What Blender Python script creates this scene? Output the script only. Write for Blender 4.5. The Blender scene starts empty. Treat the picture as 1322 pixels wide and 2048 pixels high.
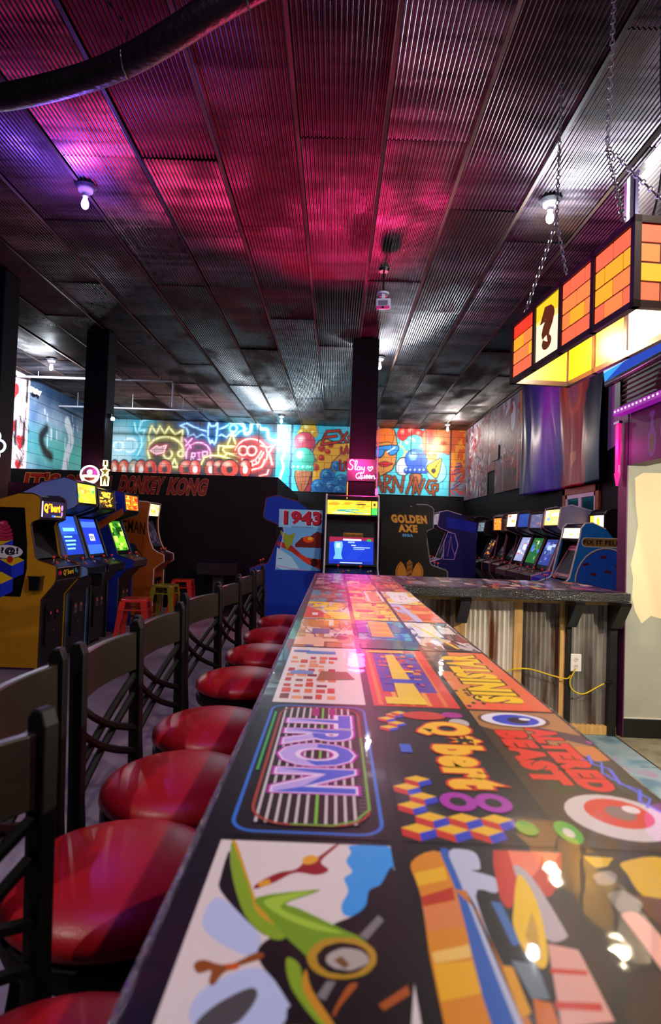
import bpy, bmesh, math, random
import numpy as np
from mathutils import Vector, Matrix, Euler

S = bpy.context.scene
COL = S.collection
PI = math.pi
rnd = random.Random(7)

# ---------------------------------------------------------------- camera
cam_d = bpy.data.cameras.new('camera'); cam = bpy.data.objects.new('camera', cam_d); COL.objects.link(cam)
S.camera = cam
cam_d.sensor_fit = 'VERTICAL'; cam_d.sensor_height = 36.0; cam_d.lens = 36.0 * 1200 / 2048
YAW, PITCH, ROLL = math.radians(-0.5), math.radians(1.75), math.radians(2.0)
fw = Vector((math.sin(YAW) * math.cos(PITCH), math.cos(YAW) * math.cos(PITCH), math.sin(PITCH)))
rt = Vector((math.cos(YAW), -math.sin(YAW), 0)); up = rt.cross(fw)
r2 = rt * math.cos(ROLL) + up * math.sin(ROLL); u2 = up * math.cos(ROLL) - rt * math.sin(ROLL)
mm = Matrix((r2, u2, -fw)).transposed().to_4x4(); mm.translation = Vector((0, 0, 1.48))
cam.matrix_world = mm
cam_d.clip_start = 0.05; cam_d.clip_end = 60
cam_d.dof.use_dof = True; cam_d.dof.focus_distance = 4.6; cam_d.dof.aperture_fstop = 4.2

# ---------------------------------------------------------------- world, exposure
W = bpy.data.worlds.new('night'); S.world = W; W.use_nodes = True
W.node_tree.nodes['Background'].inputs[0].default_value = (0.006, 0.005, 0.008, 1)
W.node_tree.nodes['Background'].inputs[1].default_value = 1.0
S.view_settings.view_transform = 'Standard'; S.view_settings.look = 'None'
S.view_settings.gamma = 1.0; S.view_settings.exposure = 0.0; S.view_settings.use_curve_mapping = False

CEIL = 4.30; BAR = 1.10; FARY = 16.15; LEFTX = -6.15; RIGHTX = 3.45; NEARX = 2.20; JAMBY = 4.57; BACKY = -3.0

def lamp_light(name, loc, watt, col=(1, 1, 1), rad=0.06, parent=None, spot=None, aim=None):
    d = bpy.data.lights.new(name, 'SPOT' if spot else 'POINT'); d.energy = watt; d.color = col; d.shadow_soft_size = rad
    o = bpy.data.objects.new(name, d); COL.objects.link(o); o.location = loc
    if spot:
        d.spot_size = spot; d.spot_blend = 0.8
        o.rotation_euler = (Vector(aim) - Vector(loc)).to_track_quat('-Z', 'Y').to_euler()
    if parent: o.parent = parent
    return o

# ---------------------------------------------------------------- helpers
def lin(h):
    if not isinstance(h, str): return tuple(h)
    o = []
    for i in (0, 2, 4):
        c = int(h[i:i + 2], 16) / 255
        o.append(c / 12.92 if c <= 0.04045 else ((c + 0.055) / 1.055) ** 2.4)
    return tuple(o)

MATS = {}
def pmat(name, hexc='808080', rough=0.5, metal=0.0, coat=0.0, coat_rough=0.03, bump=0.0, bscale=40, var=0.0, vscale=6, spec=0.5, stretch=None, alpha=None):
    """principled material with procedural mottling and fine relief"""
    if name in MATS: return MATS[name]
    m = bpy.data.materials.new(name); m.use_nodes = True; nt = m.node_tree; b = nt.nodes['Principled BSDF']
    c = lin(hexc)
    b.inputs['Base Color'].default_value = (*c, 1); b.inputs['Roughness'].default_value = rough
    b.inputs['Metallic'].default_value = metal; b.inputs['Specular IOR Level'].default_value = spec
    b.inputs['Coat Weight'].default_value = coat; b.inputs['Coat Roughness'].default_value = coat_rough
    tc = None
    if var or bump:
        tc = nt.nodes.new('ShaderNodeTexCoord'); mp = nt.nodes.new('ShaderNodeMapping')
        nt.links.new(tc.outputs['Object'], mp.inputs[0])
        if stretch: mp.inputs['Scale'].default_value = stretch
    if var:
        n = nt.nodes.new('ShaderNodeTexNoise'); n.inputs['Scale'].default_value = vscale; n.inputs['Detail'].default_value = 6
        nt.links.new(mp.outputs[0], n.inputs[0])
        mx = nt.nodes.new('ShaderNodeValToRGB')
        mx.color_ramp.elements[0].position = 0.3; mx.color_ramp.elements[1].position = 0.7
        mx.color_ramp.elements[0].color = (*[x * (1 - var) for x in c], 1); mx.color_ramp.elements[1].color = (*[min(1, x * (1 + var)) for x in c], 1)
        nt.links.new(n.outputs['Fac'], mx.inputs[0]); nt.links.new(mx.outputs[0], b.inputs['Base Color'])
    if bump:
        n2 = nt.nodes.new('ShaderNodeTexNoise'); n2.inputs['Scale'].default_value = bscale; n2.inputs['Detail'].default_value = 3
        nt.links.new(mp.outputs[0], n2.inputs[0])
        bp = nt.nodes.new('ShaderNodeBump'); bp.inputs['Strength'].default_value = bump; bp.inputs['Distance'].default_value = 0.01
        nt.links.new(n2.outputs['Fac'], bp.inputs['Height']); nt.links.new(bp.outputs[0], b.inputs['Normal'])
        if coat: nt.links.new(bp.outputs[0], b.inputs['Coat Normal'])
    MATS[name] = m
    return m

def colmat(name, rough=0.5, coat=0.0, coat_rough=0.03, emit=0.0, bump=0.0, bscale=30, metal=0.0, spec=0.5):
    """printed / painted surface: colours come from the mesh's own colour attribute"""
    if name in MATS: return MATS[name]
    m = bpy.data.materials.new(name); m.use_nodes = True; nt = m.node_tree; b = nt.nodes['Principled BSDF']
    a = nt.nodes.new('ShaderNodeAttribute'); a.attribute_name = 'Col'
    b.inputs['Roughness'].default_value = rough; b.inputs['Metallic'].default_value = metal
    b.inputs['Coat Weight'].default_value = coat; b.inputs['Coat Roughness'].default_value = coat_rough
    b.inputs['Specular IOR Level'].default_value = spec
    if emit:
        b.inputs['Base Color'].default_value = (0.02, 0.02, 0.02, 1)
        nt.links.new(a.outputs['Color'], b.inputs['Emission Color']); b.inputs['Emission Strength'].default_value = emit
    else:
        nt.links.new(a.outputs['Color'], b.inputs['Base Color'])
    if bump:
        tc = nt.nodes.new('ShaderNodeTexCoord')
        n2 = nt.nodes.new('ShaderNodeTexNoise'); n2.inputs['Scale'].default_value = bscale; n2.inputs['Detail'].default_value = 2
        nt.links.new(tc.outputs['Object'], n2.inputs[0])
        bp = nt.nodes.new('ShaderNodeBump'); bp.inputs['Strength'].default_value = bump; bp.inputs['Distance'].default_value = 0.01
        nt.links.new(n2.outputs['Fac'], bp.inputs['Height'])
        nt.links.new(bp.outputs[0], b.inputs['Coat Normal'])
    MATS[name] = m
    return m

def glow(name, hexc, strength):
    if name in MATS: return MATS[name]
    m = bpy.data.materials.new(name); m.use_nodes = True; b = m.node_tree.nodes['Principled BSDF']
    c = lin(hexc); b.inputs['Base Color'].default_value = (*[x * .5 for x in c], 1); b.inputs['Emission Color'].default_value = (*c, 1)
    b.inputs['Emission Strength'].default_value = strength; MATS[name] = m
    return m

def rusty(name, base, rust, amount=0.5, metal=0.8, rough=0.35, streak=(1, 1, 1), scale=2.0, dark='0c0a09', bands=False):
    """galvanised sheet with rust blooms and dark patches, different on every sheet"""
    if name in MATS: return MATS[name]
    m = bpy.data.materials.new(name); m.use_nodes = True; nt = m.node_tree; b = nt.nodes['Principled BSDF']
    L = nt.links.new; N = nt.nodes.new
    tc = N('ShaderNodeTexCoord'); oi = N('ShaderNodeObjectInfo'); mp = N('ShaderNodeMapping'); mp.inputs['Scale'].default_value = streak
    L(tc.outputs['Object'], mp.inputs[0])
    off = N('ShaderNodeVectorMath'); off.operation = 'MULTIPLY_ADD'
    cmb = N('ShaderNodeCombineXYZ')
    for i in range(3): L(oi.outputs['Random'], cmb.inputs[i])
    off.inputs[1].default_value = (37, 51, 13); L(cmb.outputs[0], off.inputs[0]); L(mp.outputs[0], off.inputs[2])
    def noise(s, d=6, lo=0.4, hi=0.6):
        n = N('ShaderNodeTexNoise'); n.inputs['Scale'].default_value = s; n.inputs['Detail'].default_value = d; L(off.outputs[0], n.inputs[0])
        r = N('ShaderNodeMapRange'); r.inputs[1].default_value = lo; r.inputs[2].default_value = hi; L(n.outputs['Fac'], r.inputs[0]); return r.outputs[0]
    n1 = noise(scale, 8, 0.62 - amount * .3, 0.78 - amount * .3); n2 = noise(scale * .6, 3, 0.5, 0.72); n3 = noise(scale * 14, 4, 0.3, 0.7)
    mx = N('ShaderNodeMix'); mx.data_type = 'RGBA'; mx.inputs[6].default_value = (*lin(base), 1); mx.inputs[7].default_value = (*lin(rust), 1); L(n1, mx.inputs[0])
    mx2 = N('ShaderNodeMix'); mx2.data_type = 'RGBA'; mx2.inputs[7].default_value = (*lin(dark), 1); L(mx.outputs[2], mx2.inputs[6])
    mul = N('ShaderNodeMath'); mul.operation = 'MULTIPLY'; mul.inputs[1].default_value = 0.7; L(n2, mul.inputs[0]); L(mul.outputs[0], mx2.inputs[0])
    hv = N('ShaderNodeHueSaturation'); vr = N('ShaderNodeMapRange'); vr.inputs[3].default_value = 0.4; vr.inputs[4].default_value = 1.35
    L(oi.outputs['Random'], vr.inputs[0]); L(vr.outputs[0], hv.inputs['Value']); L(mx2.outputs[2], hv.inputs['Color'])
    if bands:
        bm = N('ShaderNodeMapping'); bm.inputs['Scale'].default_value = (.22, 4.2, 1); L(off.outputs[0], bm.inputs[0])
        bn_ = N('ShaderNodeTexNoise'); bn_.inputs['Scale'].default_value = 1.6; bn_.inputs['Detail'].default_value = 5; bn_.inputs['Roughness'].default_value = .7; L(bm.outputs[0], bn_.inputs[0])
        br = N('ShaderNodeMapRange'); br.inputs[1].default_value = .44; br.inputs[2].default_value = .60; br.inputs[3].default_value = .45; br.inputs[4].default_value = 2.4; L(bn_.outputs['Fac'], br.inputs[0])
        vm = N('ShaderNodeVectorMath'); vm.operation = 'SCALE'; L(hv.outputs[0], vm.inputs[0]); L(br.outputs[0], vm.inputs['Scale']); L(vm.outputs[0], b.inputs['Base Color'])
    else:
        L(hv.outputs[0], b.inputs['Base Color'])
    rr = N('ShaderNodeMapRange'); rr.inputs[3].default_value = rough; rr.inputs[4].default_value = min(1, rough + .35); L(n1, rr.inputs[0])
    ad = N('ShaderNodeMath'); ad.operation = 'MULTIPLY_ADD'; ad.inputs[1].default_value = 0.12; L(n3, ad.inputs[0]); L(rr.outputs[0], ad.inputs[2])
    L(ad.outputs[0], b.inputs['Roughness'])
    mt = N('ShaderNodeMapRange'); mt.inputs[3].default_value = metal; mt.inputs[4].default_value = metal * .35; L(n1, mt.inputs[0]); L(mt.outputs[0], b.inputs['Metallic'])
    MATS[name] = m
    return m

class MB:
    """collects shapes; build() links them as ONE mesh object"""
    def __init__(s): s.v = []; s.f = []; s.c = []
    def add(s, vs, fs, col=None):
        n = len(s.v); s.v += [tuple(p) for p in vs]; s.f += [tuple(i + n for i in f) for f in fs]; s.c += [col] * len(fs); return s
    def box(s, x0, x1, y0, y1, z0, z1, col=None, m=None):
        vs = [Vector((x, y, z)) for z in (z0, z1) for y in (y0, y1) for x in (x0, x1)]
        if m: vs = [m @ v for v in vs]
        return s.add(vs, [(0, 2, 3, 1), (4, 5, 7, 6), (0, 1, 5, 4), (2, 6, 7, 3), (0, 4, 6, 2), (1, 3, 7, 5)], col)
    def prism(s, pts, axis, a0, a1, col=None):
        """polygon pts in the two other axes (in xyz order), extruded along axis"""
        n = len(pts)
        def mk(p, a): return {'x': (a, p[0], p[1]), 'y': (p[0], a, p[1]), 'z': (p[0], p[1], a)}[axis]
        vs = [mk(p, a0) for p in pts] + [mk(p, a1) for p in pts]
        ar = sum(pts[i][0] * pts[(i + 1) % n][1] - pts[(i + 1) % n][0] * pts[i][1] for i in range(n))
        flip = (ar > 0) != (axis == 'y')
        fs = [tuple(range(n)) if not flip else tuple(reversed(range(n))), tuple(range(n, 2 * n)) if flip else tuple(reversed(range(n, 2 * n)))]
        for i in range(n):
            j = (i + 1) % n; q = (i, j, n + j, n + i); fs.append(q if flip else tuple(reversed(q)))
        return s.add(vs, fs, col)
    def tube(s, pts, r, n=8, closed=False, col=None, flat=None):
        pts = [Vector(p) for p in pts]; k = len(pts); vs = []; up = Vector((0, 0, 1))
        rs = r if isinstance(r, (list, tuple)) else [r] * k
        last = None
        for i, p in enumerate(pts):
            a = pts[(i - 1) % k] if (closed or i > 0) else p; b = pts[(i + 1) % k] if (closed or i < k - 1) else p
            t = (b - a).normalized() if (b - a).length > 1e-9 else Vector((0, 0, 1))
            if last is None:
                ref = up if abs(t.z) < .9 else Vector((1, 0, 0)); u = t.cross(ref).normalized()
            else:
                u = last - t * last.dot(t); u = u.normalized() if u.length > 1e-6 else t.orthogonal().normalized()
            last = u; w = t.cross(u)
            for q in range(n):
                an = 2 * PI * q / n + PI / n; vs.append(p + (u * math.cos(an) + w * math.sin(an)) * rs[i])
        fs = []
        for i in range(k if closed else k - 1):
            j = (i + 1) % k
            for q in range(n):
                fs.append((i * n + q, i * n + (q + 1) % n, j * n + (q + 1) % n, j * n + q))
        if not closed: fs += [tuple(reversed(range(n))), tuple(range((k - 1) * n, k * n))]
        return s.add(vs, fs, col)
    def cyl(s, p0, p1, r0, r1=None, n=12, col=None): return s.tube([p0, p1], [r0, r0 if r1 is None else r1], n, col=col)
    def lathe(s, prof, c=(0, 0, 0), n=20, col=None, sx=1, sy=1):
        vs = []; fs = []; k = len(prof)
        for r, z in prof:
            for q in range(n): a = 2 * PI * q / n; vs.append((c[0] + r * math.cos(a) * sx, c[1] + r * math.sin(a) * sy, c[2] + z))
        for i in range(k - 1):
            for q in range(n): fs.append((i * n + q, i * n + (q + 1) % n, (i + 1) * n + (q + 1) % n, (i + 1) * n + q))
        fs += [tuple(reversed(range(n))), tuple(range((k - 1) * n, k * n))]
        return s.add(vs, fs, col)
    def mesh(s, name):
        me = bpy.data.meshes.new(name); me.from_pydata(s.v, [], s.f)
        if any(c is not None for c in s.c):
            at = me.color_attributes.new('Col', 'FLOAT_COLOR', 'CORNER'); buf = np.ones((len(me.loops), 4), np.float32); i = 0
            for f, c in zip(s.f, s.c):
                buf[i:i + len(f), :3] = lin(c) if c is not None else (.5, .5, .5); i += len(f)
            at.data.foreach_set('color', buf.ravel())
        me.update(); return me
    def build(s, name, mat, parent=None, smooth=False, bevel=0, loc=None):
        me = s.mesh(name); return link(name, me, mat, parent, smooth, bevel, loc)

def link(name, me, mat, parent=None, smooth=False, bevel=0, loc=None):
    if mat is not None: me.materials.append(mat)
    if smooth:
        me.polygons.foreach_set('use_smooth', [True] * len(me.polygons)); me.set_sharp_from_angle(angle=math.radians(50))
    o = bpy.data.objects.new(name, me); COL.objects.link(o)
    if parent: o.parent = parent
    if loc: o.location = loc
    if bevel:
        b = o.modifiers.new('bevel', 'BEVEL'); b.width = bevel; b.segments = 2; b.limit_method = 'ANGLE'; b.angle_limit = math.radians(40)
    return o

def tag(o, label=None, cat=None, group=None, kind=None):
    if label: o['label'] = label
    if cat: o['category'] = cat
    if group: o['group'] = group
    if kind: o['kind'] = kind
    return o
def empty(name, loc=(0, 0, 0), rz=0, label=None, cat=None, group=None):
    o = bpy.data.objects.new(name, None); COL.objects.link(o); o.location = loc; o.rotation_euler = (0, 0, rz); o.empty_display_size = 0.1
    return tag(o, label, cat, group)
def copy_tree(o, parent=None):
    c = o.copy(); COL.objects.link(c)
    if parent: c.parent = parent
    for ch in list(o.children): copy_tree(ch, c)
    return c

# ---- flat print: layered coloured polygons and lettering on one thin mesh
TEXTS = {}
def text_geo(s, off=0.0, bold=0.0):
    k = (s, off, bold)
    if k not in TEXTS:
        cu = bpy.data.curves.new('lettering', 'FONT'); cu.body = s; cu.size = 1; cu.resolution_u = 3; cu.offset = off + bold; cu.space_character = 1.0 + bold * 3
        o = bpy.data.objects.new('lettering', cu); me = bpy.data.meshes.new_from_object(o)
        TEXTS[k] = ([(v.co.x, v.co.y) for v in me.vertices], [tuple(p.vertices) for p in me.polygons])
        bpy.data.objects.remove(o); bpy.data.curves.remove(cu); bpy.data.meshes.remove(me)
    return TEXTS[k]

class Art:
    def __init__(s, step=0.000015): s.items = []; s.step = step
    def poly(s, pts, col): s.items.append(([tuple(p) for p in pts], [tuple(range(len(pts)))], col)); return s
    def rect(s, x0, y0, x1, y1, col): return s.poly([(x0, y0), (x1, y0), (x1, y1), (x0, y1)], col)
    def ell(s, cx, cy, rx, ry, col, n=24, a0=0, a1=2 * PI, rot=0):
        full = abs(a1 - a0) > 6.28; k = n if full else n + 1; pts = []
        for i in range(k):
            a = a0 + (a1 - a0) * i / n; x = rx * math.cos(a); y = ry * math.sin(a)
            pts.append((cx + x * math.cos(rot) - y * math.sin(rot), cy + x * math.sin(rot) + y * math.cos(rot)))
        return s.poly(pts, col)
    def line(s, pts, w, col, closed=False):
        vs = []; k = len(pts); P = [Vector(p).to_2d() if len(p) > 2 else Vector(p) for p in pts]
        for i, p in enumerate(P):
            a = P[(i - 1) % k] if (closed or i) else p; b = P[(i + 1) % k] if (closed or i < k - 1) else p
            t = b - a; t = t.normalized() if t.length > 1e-9 else Vector((1, 0)); n = Vector((-t.y, t.x)) * w / 2
            vs += [tuple(p + n), tuple(p - n)]
        fs = [(2 * i, 2 * i + 1, 2 * ((i + 1) % k) + 1, 2 * ((i + 1) % k)) for i in range(k if closed else k - 1)]
        s.items.append((vs, fs, col)); return s
    def rrect(s, x0, y0, x1, y1, r, w, col):
        pts = []
        for cx, cy, a in ((x1 - r, y1 - r, 0), (x0 + r, y1 - r, PI / 2), (x0 + r, y0 + r, PI), (x1 - r, y0 + r, 1.5 * PI)):
            for i in range(6): pts.append((cx + r * math.cos(a + i * PI / 10), cy + r * math.sin(a + i * PI / 10)))
        if w is None: return s.poly(pts, col)
        return s.line(pts, w, col, True)
    def text(s, t, x0, y0, x1, y1, col, rot=0, shear=0, off=0.0, bold=0.02, grow=0.0, arch=0):
        """lettering fitted into the box x0..x1, y0..y1 (rot in quarter turns clockwise)"""
        ref, _ = text_geo(t, 0, bold); vs, fs = text_geo(t, off, bold)
        if not ref: return s
        xs = [p[0] for p in ref]; ys = [p[1] for p in ref]; ax, bx, ay, by = min(xs), max(xs), min(ys), max(ys)
        out = []
        for x, y in vs:
            u = (x - ax) / (bx - ax); v = (y - ay) / (by - ay); u += shear * (v - .5); v += arch * (.25 - (u - .5) ** 2)
            if rot == 0: p = (x0 + u * (x1 - x0), y0 + v * (y1 - y0))
            elif rot == 1: p = (x0 + v * (x1 - x0), y1 - u * (y1 - y0))
            elif rot == 3: p = (x1 - v * (x1 - x0), y0 + u * (y1 - y0))
            else: p = (x1 - u * (x1 - x0), y1 - v * (y1 - y0))
            out.append(p)
        s.items.append((out, fs, col)); return s
    def flamey(s, R, x0, y0, x1, y1, cols, n=10):
        """loose abstract print: blots, bars and strokes in the given colours"""
        w = x1 - x0; h = y1 - y0
        for i in range(n):
            c = R.choice(cols); k = R.random(); cx = x0 + R.random() * w; cy = y0 + R.random() * h
            if k < .35:
                a, b = R.uniform(.05, .25) * w, R.uniform(.03, .15) * h; s.rect(max(x0, cx - a), max(y0, cy - b), min(x1, cx + a), min(y1, cy + b), c)
            elif k < .7:
                a, b = min(R.uniform(.05, .2) * w, cx - x0, x1 - cx), min(R.uniform(.04, .14) * h, cy - y0, y1 - cy)
                pts = [(cx + a * math.cos(t) * R.uniform(.6, 1), cy + b * math.sin(t) * R.uniform(.6, 1)) for t in [j * 2 * PI / 9 for j in range(9)]]; s.poly(pts, c)
            else:
                pts = [(min(max(cx + R.uniform(-.3, .3) * w, x0), x1), min(max(cy + R.uniform(-.3, .3) * h, y0), y1)) for _ in range(4)]; s.line(pts, R.uniform(.01, .03) * w, c)
        return s
    def build(s, name, mat, parent=None, origin=(0, 0, 0), u=(1, 0, 0), v=(0, 1, 0), gap=0.0004):
        u = Vector(u); v = Vector(v); n = u.cross(v).normalized(); o = Vector(origin); mb = MB()
        for i, (vs, fs, c) in enumerate(s.items):
            mb.add([o + u * p[0] + v * p[1] + n * (gap + s.step * i) for p in vs], fs, c)
        return mb.build(name, mat, parent)

# ---- airbrushed murals: painted on a grid in numpy, carried by the blocks' own vertices
class Ras:
    def __init__(s, w, h, res, col):
        s.w, s.h, s.res = w, h, res; s.nx = int(w / res) + 1; s.ny = int(h / res) + 1
        s.X, s.Y = np.meshgrid(np.arange(s.nx) * res, np.arange(s.ny) * res); s.a = np.zeros((s.ny, s.nx, 3)); s.a[:] = lin(col)
        s.rng = np.random.default_rng(5)
    def mix(s, m, col):
        m = np.clip(m, 0, 1)[..., None]; s.a = s.a * (1 - m) + np.array(lin(col)) * m
    def soft(s, d, e): return np.clip(.5 - d / e, 0, 1)
    def ell(s, cx, cy, rx, ry, col, e=None, op=1):
        e = e or s.res * 1.5; r = np.hypot((s.X - cx) / rx, (s.Y - cy) / ry); s.mix(op * s.soft((r - 1) * min(rx, ry), e), col)
    def ball(s, cx, cy, rx, ry, col, light, dark):
        s.ell(cx, cy, rx * 1.06, ry * 1.06, '10131c'); s.ell(cx, cy, rx, ry, col); s.ell(cx + rx * .3, cy - ry * .35, rx * .7, ry * .65, dark, e=rx * .9, op=.7); s.ell(cx - rx * .3, cy + ry * .35, rx * .25, ry * .25, light, e=rx * .4)
    def rect(s, x0, y0, x1, y1, col, e=None, op=1):
        e = e or s.res * 1.5; d = np.maximum(np.maximum(x0 - s.X, s.X - x1), np.maximum(y0 - s.Y, s.Y - y1)); s.mix(op * s.soft(d, e), col)
    def poly(s, pts, col, op=1):
        ins = np.zeros(s.X.shape, bool); n = len(pts)
        for i in range(n):
            x0, y0 = pts[i]; x1, y1 = pts[(i + 1) % n]
            if y0 == y1: continue
            c = ((y0 > s.Y) != (y1 > s.Y)) & (s.X < (x1 - x0) * (s.Y - y0) / (y1 - y0) + x0); ins ^= c
        s.mix(op * ins.astype(float), col)
    def dist(s, pts, closed=False):
        d = np.full(s.X.shape, 1e9); n = len(pts)
        for i in range(n if closed else n - 1):
            x0, y0 = pts[i]; x1, y1 = pts[(i + 1) % n]; dx, dy = x1 - x0, y1 - y0; L = dx * dx + dy * dy or 1e-9
            t = np.clip(((s.X - x0) * dx + (s.Y - y0) * dy) / L, 0, 1); d = np.minimum(d, np.hypot(s.X - x0 - t * dx, s.Y - y0 - t * dy))
        return d
    def stroke(s, pts, w, col, closed=False, e=None, op=1):
        s.mix(op * s.soft(s.dist(pts, closed) - w / 2, e or s.res * 1.5), col)
    def neon(s, pts, w, core, halo, hr=.12, closed=False, op=.85):
        d = s.dist(pts, closed); s.mix(op * np.exp(-(d / hr) ** 1.3 * 1.6), halo); s.mix(s.soft(d - w / 2, w * .9), core)
    def noise(s, scale, seed=1):
        r = np.random.default_rng(seed); o = np.zeros(s.X.shape); amp = 1
        for k in range(4):
            g = r.random((int(s.h / scale) + 3, int(s.w / scale) + 3)); fx = s.X / scale; fy = s.Y / scale; ix = fx.astype(int); iy = fy.astype(int); tx = fx - ix; ty = fy - iy
            tx = tx * tx * (3 - 2 * tx); ty = ty * ty * (3 - 2 * ty)
            o += amp * ((g[iy, ix] * (1 - tx) + g[iy, ix + 1] * tx) * (1 - ty) + (g[iy + 1, ix] * (1 - tx) + g[iy + 1, ix + 1] * tx) * ty); amp *= .5; scale /= 2
        return o / 1.875
    def at(s, x, y): return s.a[np.clip((y / s.res + .5).astype(int), 0, s.ny - 1), np.clip((x / s.res + .5).astype(int), 0, s.nx - 1)]
def circ(cx, cy, rx, ry=None, n=28, a0=0, a1=2 * PI):
    ry = ry or rx; return [(cx + rx * math.cos(a0 + (a1 - a0) * i / n), cy + ry * math.sin(a0 + (a1 - a0) * i / n)) for i in range(n + (abs(a1 - a0) < 6.28))]
def smooth_path(pts, n=6, closed=False):
    out = []; k = len(pts); P = [Vector(p) for p in pts]
    for i in range(k if closed else k - 1):
        p1, p2 = P[i], P[(i + 1) % k]; p0 = P[(i - 1) % k] if (closed or i) else p1; p3 = P[(i + 2) % k] if (closed or i < k - 2) else p2
        for j in range(n):
            t = j / n; out.append(tuple(.5 * ((2 * p1) + (p2 - p0) * t + (2 * p0 - 5 * p1 + 4 * p2 - p3) * t * t + (3 * p1 - p0 - 3 * p2 + p3) * t ** 3)))
    if not closed: out.append(tuple(P[-1]))
    return out
def painted_patch(name, ras, x0, y0, x1, y1, mat, parent, origin, u, v, depth=0.0, sub=None):
    """a gridded plate carrying the mural's colours; depth gives it block thickness"""
    st = sub or ras.res; nx = max(2, int(round((x1 - x0) / st)) + 1); ny = max(2, int(round((y1 - y0) / st)) + 1)
    gx, gy = np.meshgrid(np.linspace(x0, x1, nx), np.linspace(y0, y1, ny)); c = ras.at(gx, gy).reshape(-1, 3)
    u = np.array(u, float); v = np.array(v, float); n = np.cross(u, v); o = np.array(origin, float)
    P = o + gx.reshape(-1, 1) * u + gy.reshape(-1, 1) * v + n * depth
    idx = np.arange(nx * ny).reshape(ny, nx); F = np.stack([idx[:-1, :-1], idx[:-1, 1:], idx[1:, 1:], idx[1:, :-1]], -1).reshape(-1, 4).tolist()
    if depth:
        k = nx * ny; cor = [idx[0, 0], idx[0, -1], idx[-1, -1], idx[-1, 0]]; B = P[cor] - n * depth; P = np.vstack([P, B]); c = np.vstack([c, c[cor] * .5])
        ed = [list(idx[0, :]), list(idx[:, -1]), list(idx[-1, ::-1]), list(idx[::-1, 0])]
        for i in range(4): F.append([int(q) for q in reversed(ed[i])] + [k + i, k + (i + 1) % 4])
    me = bpy.data.meshes.new(name); me.from_pydata(P.tolist(), [], F)
    at = me.color_attributes.new('Col', 'FLOAT_COLOR', 'POINT'); buf = np.ones((len(P), 4), np.float32); buf[:, :3] = c; at.data.foreach_set('color', buf.ravel()); me.update()
    return link(name, me, mat, parent)

# ================================================================ THE ROOM
M_BLACK = pmat('black_wall_paint', '0a090c', .65, var=.3, vscale=3, bump=.1, bscale=60, spec=.2)
M_COLUMN = pmat('black_column_paint', '070609', .65, var=.35, vscale=2, bump=.15, bscale=30, spec=.12)
M_PAINT = colmat('mural_paint', .5, spec=.4)
M_GRAF = colmat('glossy_mural_panel', .5, spec=.3)
M_PRINT = colmat('printed_sheet', .45, spec=.4)
M_DECAL = colmat('cabinet_side_print', .45, spec=.15)

# ---- floor: mottled polished concrete, slate tiles behind the bar
def concrete():
    m = pmat('polished_concrete', '857a80', .42, var=.45, vscale=1.6, bump=.05, bscale=12); return m
fl = MB().box(-6.4, 3.7, BACKY - .2, FARY + .3, -.12, 0).build('floor', concrete()); tag(fl, kind='structure')
def slate(name, a, b, c):
    if name in MATS: return MATS[name]
    m = pmat(name, a, .5, bump=.35, bscale=25); nt = m.node_tree; bs = nt.nodes['Principled BSDF']; tc = [n for n in nt.nodes if n.type == 'MAPPING'][0]
    n = nt.nodes.new('ShaderNodeTexNoise'); n.inputs['Scale'].default_value = 5; n.inputs['Detail'].default_value = 7; nt.links.new(tc.outputs[0], n.inputs[0])
    r = nt.nodes.new('ShaderNodeValToRGB'); r.color_ramp.elements[0].position = .35; r.color_ramp.elements[0].color = (*lin(a), 1); r.color_ramp.elements[1].position = .68; r.color_ramp.elements[1].color = (*lin(c), 1)
    e = r.color_ramp.elements.new(.52); e.color = (*lin(b), 1); nt.links.new(n.outputs['Fac'], r.inputs[0]); nt.links.new(r.outputs[0], bs.inputs['Base Color']); return m
tiles = [slate('blue_slate', '5d7c92', '8aa3ac', '9d8aa6'), slate('grey_slate', '6f6a58', '8d8772', '5a5546'), slate('violet_slate', '7f8fa0', 'a08cae', '8f9a90')]
k = 0
for iy in range(6):
    for ix in range(5):
        x0 = .60 + ix * .52; y1 = 4.60 - iy * .62
        if x0 > 3.2: continue
        g = .006; tm = 1 if ix >= 3 else (0, 2, 0, 2, 0, 0)[(ix + iy * 2) % 6]
        o = MB().box(x0 + g, x0 + .52 - g, y1 - .62 + g, y1 - g, 0, .008 + .001 * (k % 2)).build('floor_tile', tiles[tm], fl, bevel=.002); k += 1

# ---- ceiling: rusted corrugated sheets in courses, each one a piece of its own
ce = MB().box(-6.4, 3.7, BACKY - .2, FARY + .3, CEIL + .03, CEIL + .15).build('ceiling', pmat('ceiling_void', '050505', .9)); tag(ce, kind='structure')
def corr_mesh(name, w, L, pitch, amp, seg=6, axis='y'):
    n = int(round(w / pitch)) * seg; mb = MB()
    for i in range(n + 1):
        x = -w / 2 + w * i / n; z = amp * math.cos(2 * PI * i / seg)
        mb.v += [(x, -L / 2, z), (x, L / 2, z)]
    for i in range(n): mb.f.append((2 * i, 2 * i + 1, 2 * i + 3, 2 * i + 2)); mb.c.append(None)
    me = mb.mesh(name); me.polygons.foreach_set('use_smooth', [True] * len(me.polygons)); return me
ceil_m = [rusty('ceiling_sheet_a', '423f46', '26160f', .4, .9, .27, (1, .5, 1), 1.6, bands=True), rusty('ceiling_sheet_b', '302e35', '2c1911', .6, .85, .30, (1, .5, 1), 1.8, bands=True), rusty('ceiling_sheet_c', '4e4a52', '1e130f', .25, .9, .24, (1, .5, 1), 1.3, bands=True)]
ceil_me = []
for i, m in enumerate(ceil_m):
    me = corr_mesh('corrugated_sheet', .608, 2.43, .0304, .007); me.materials.append(m); ceil_me.append(me)
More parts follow.
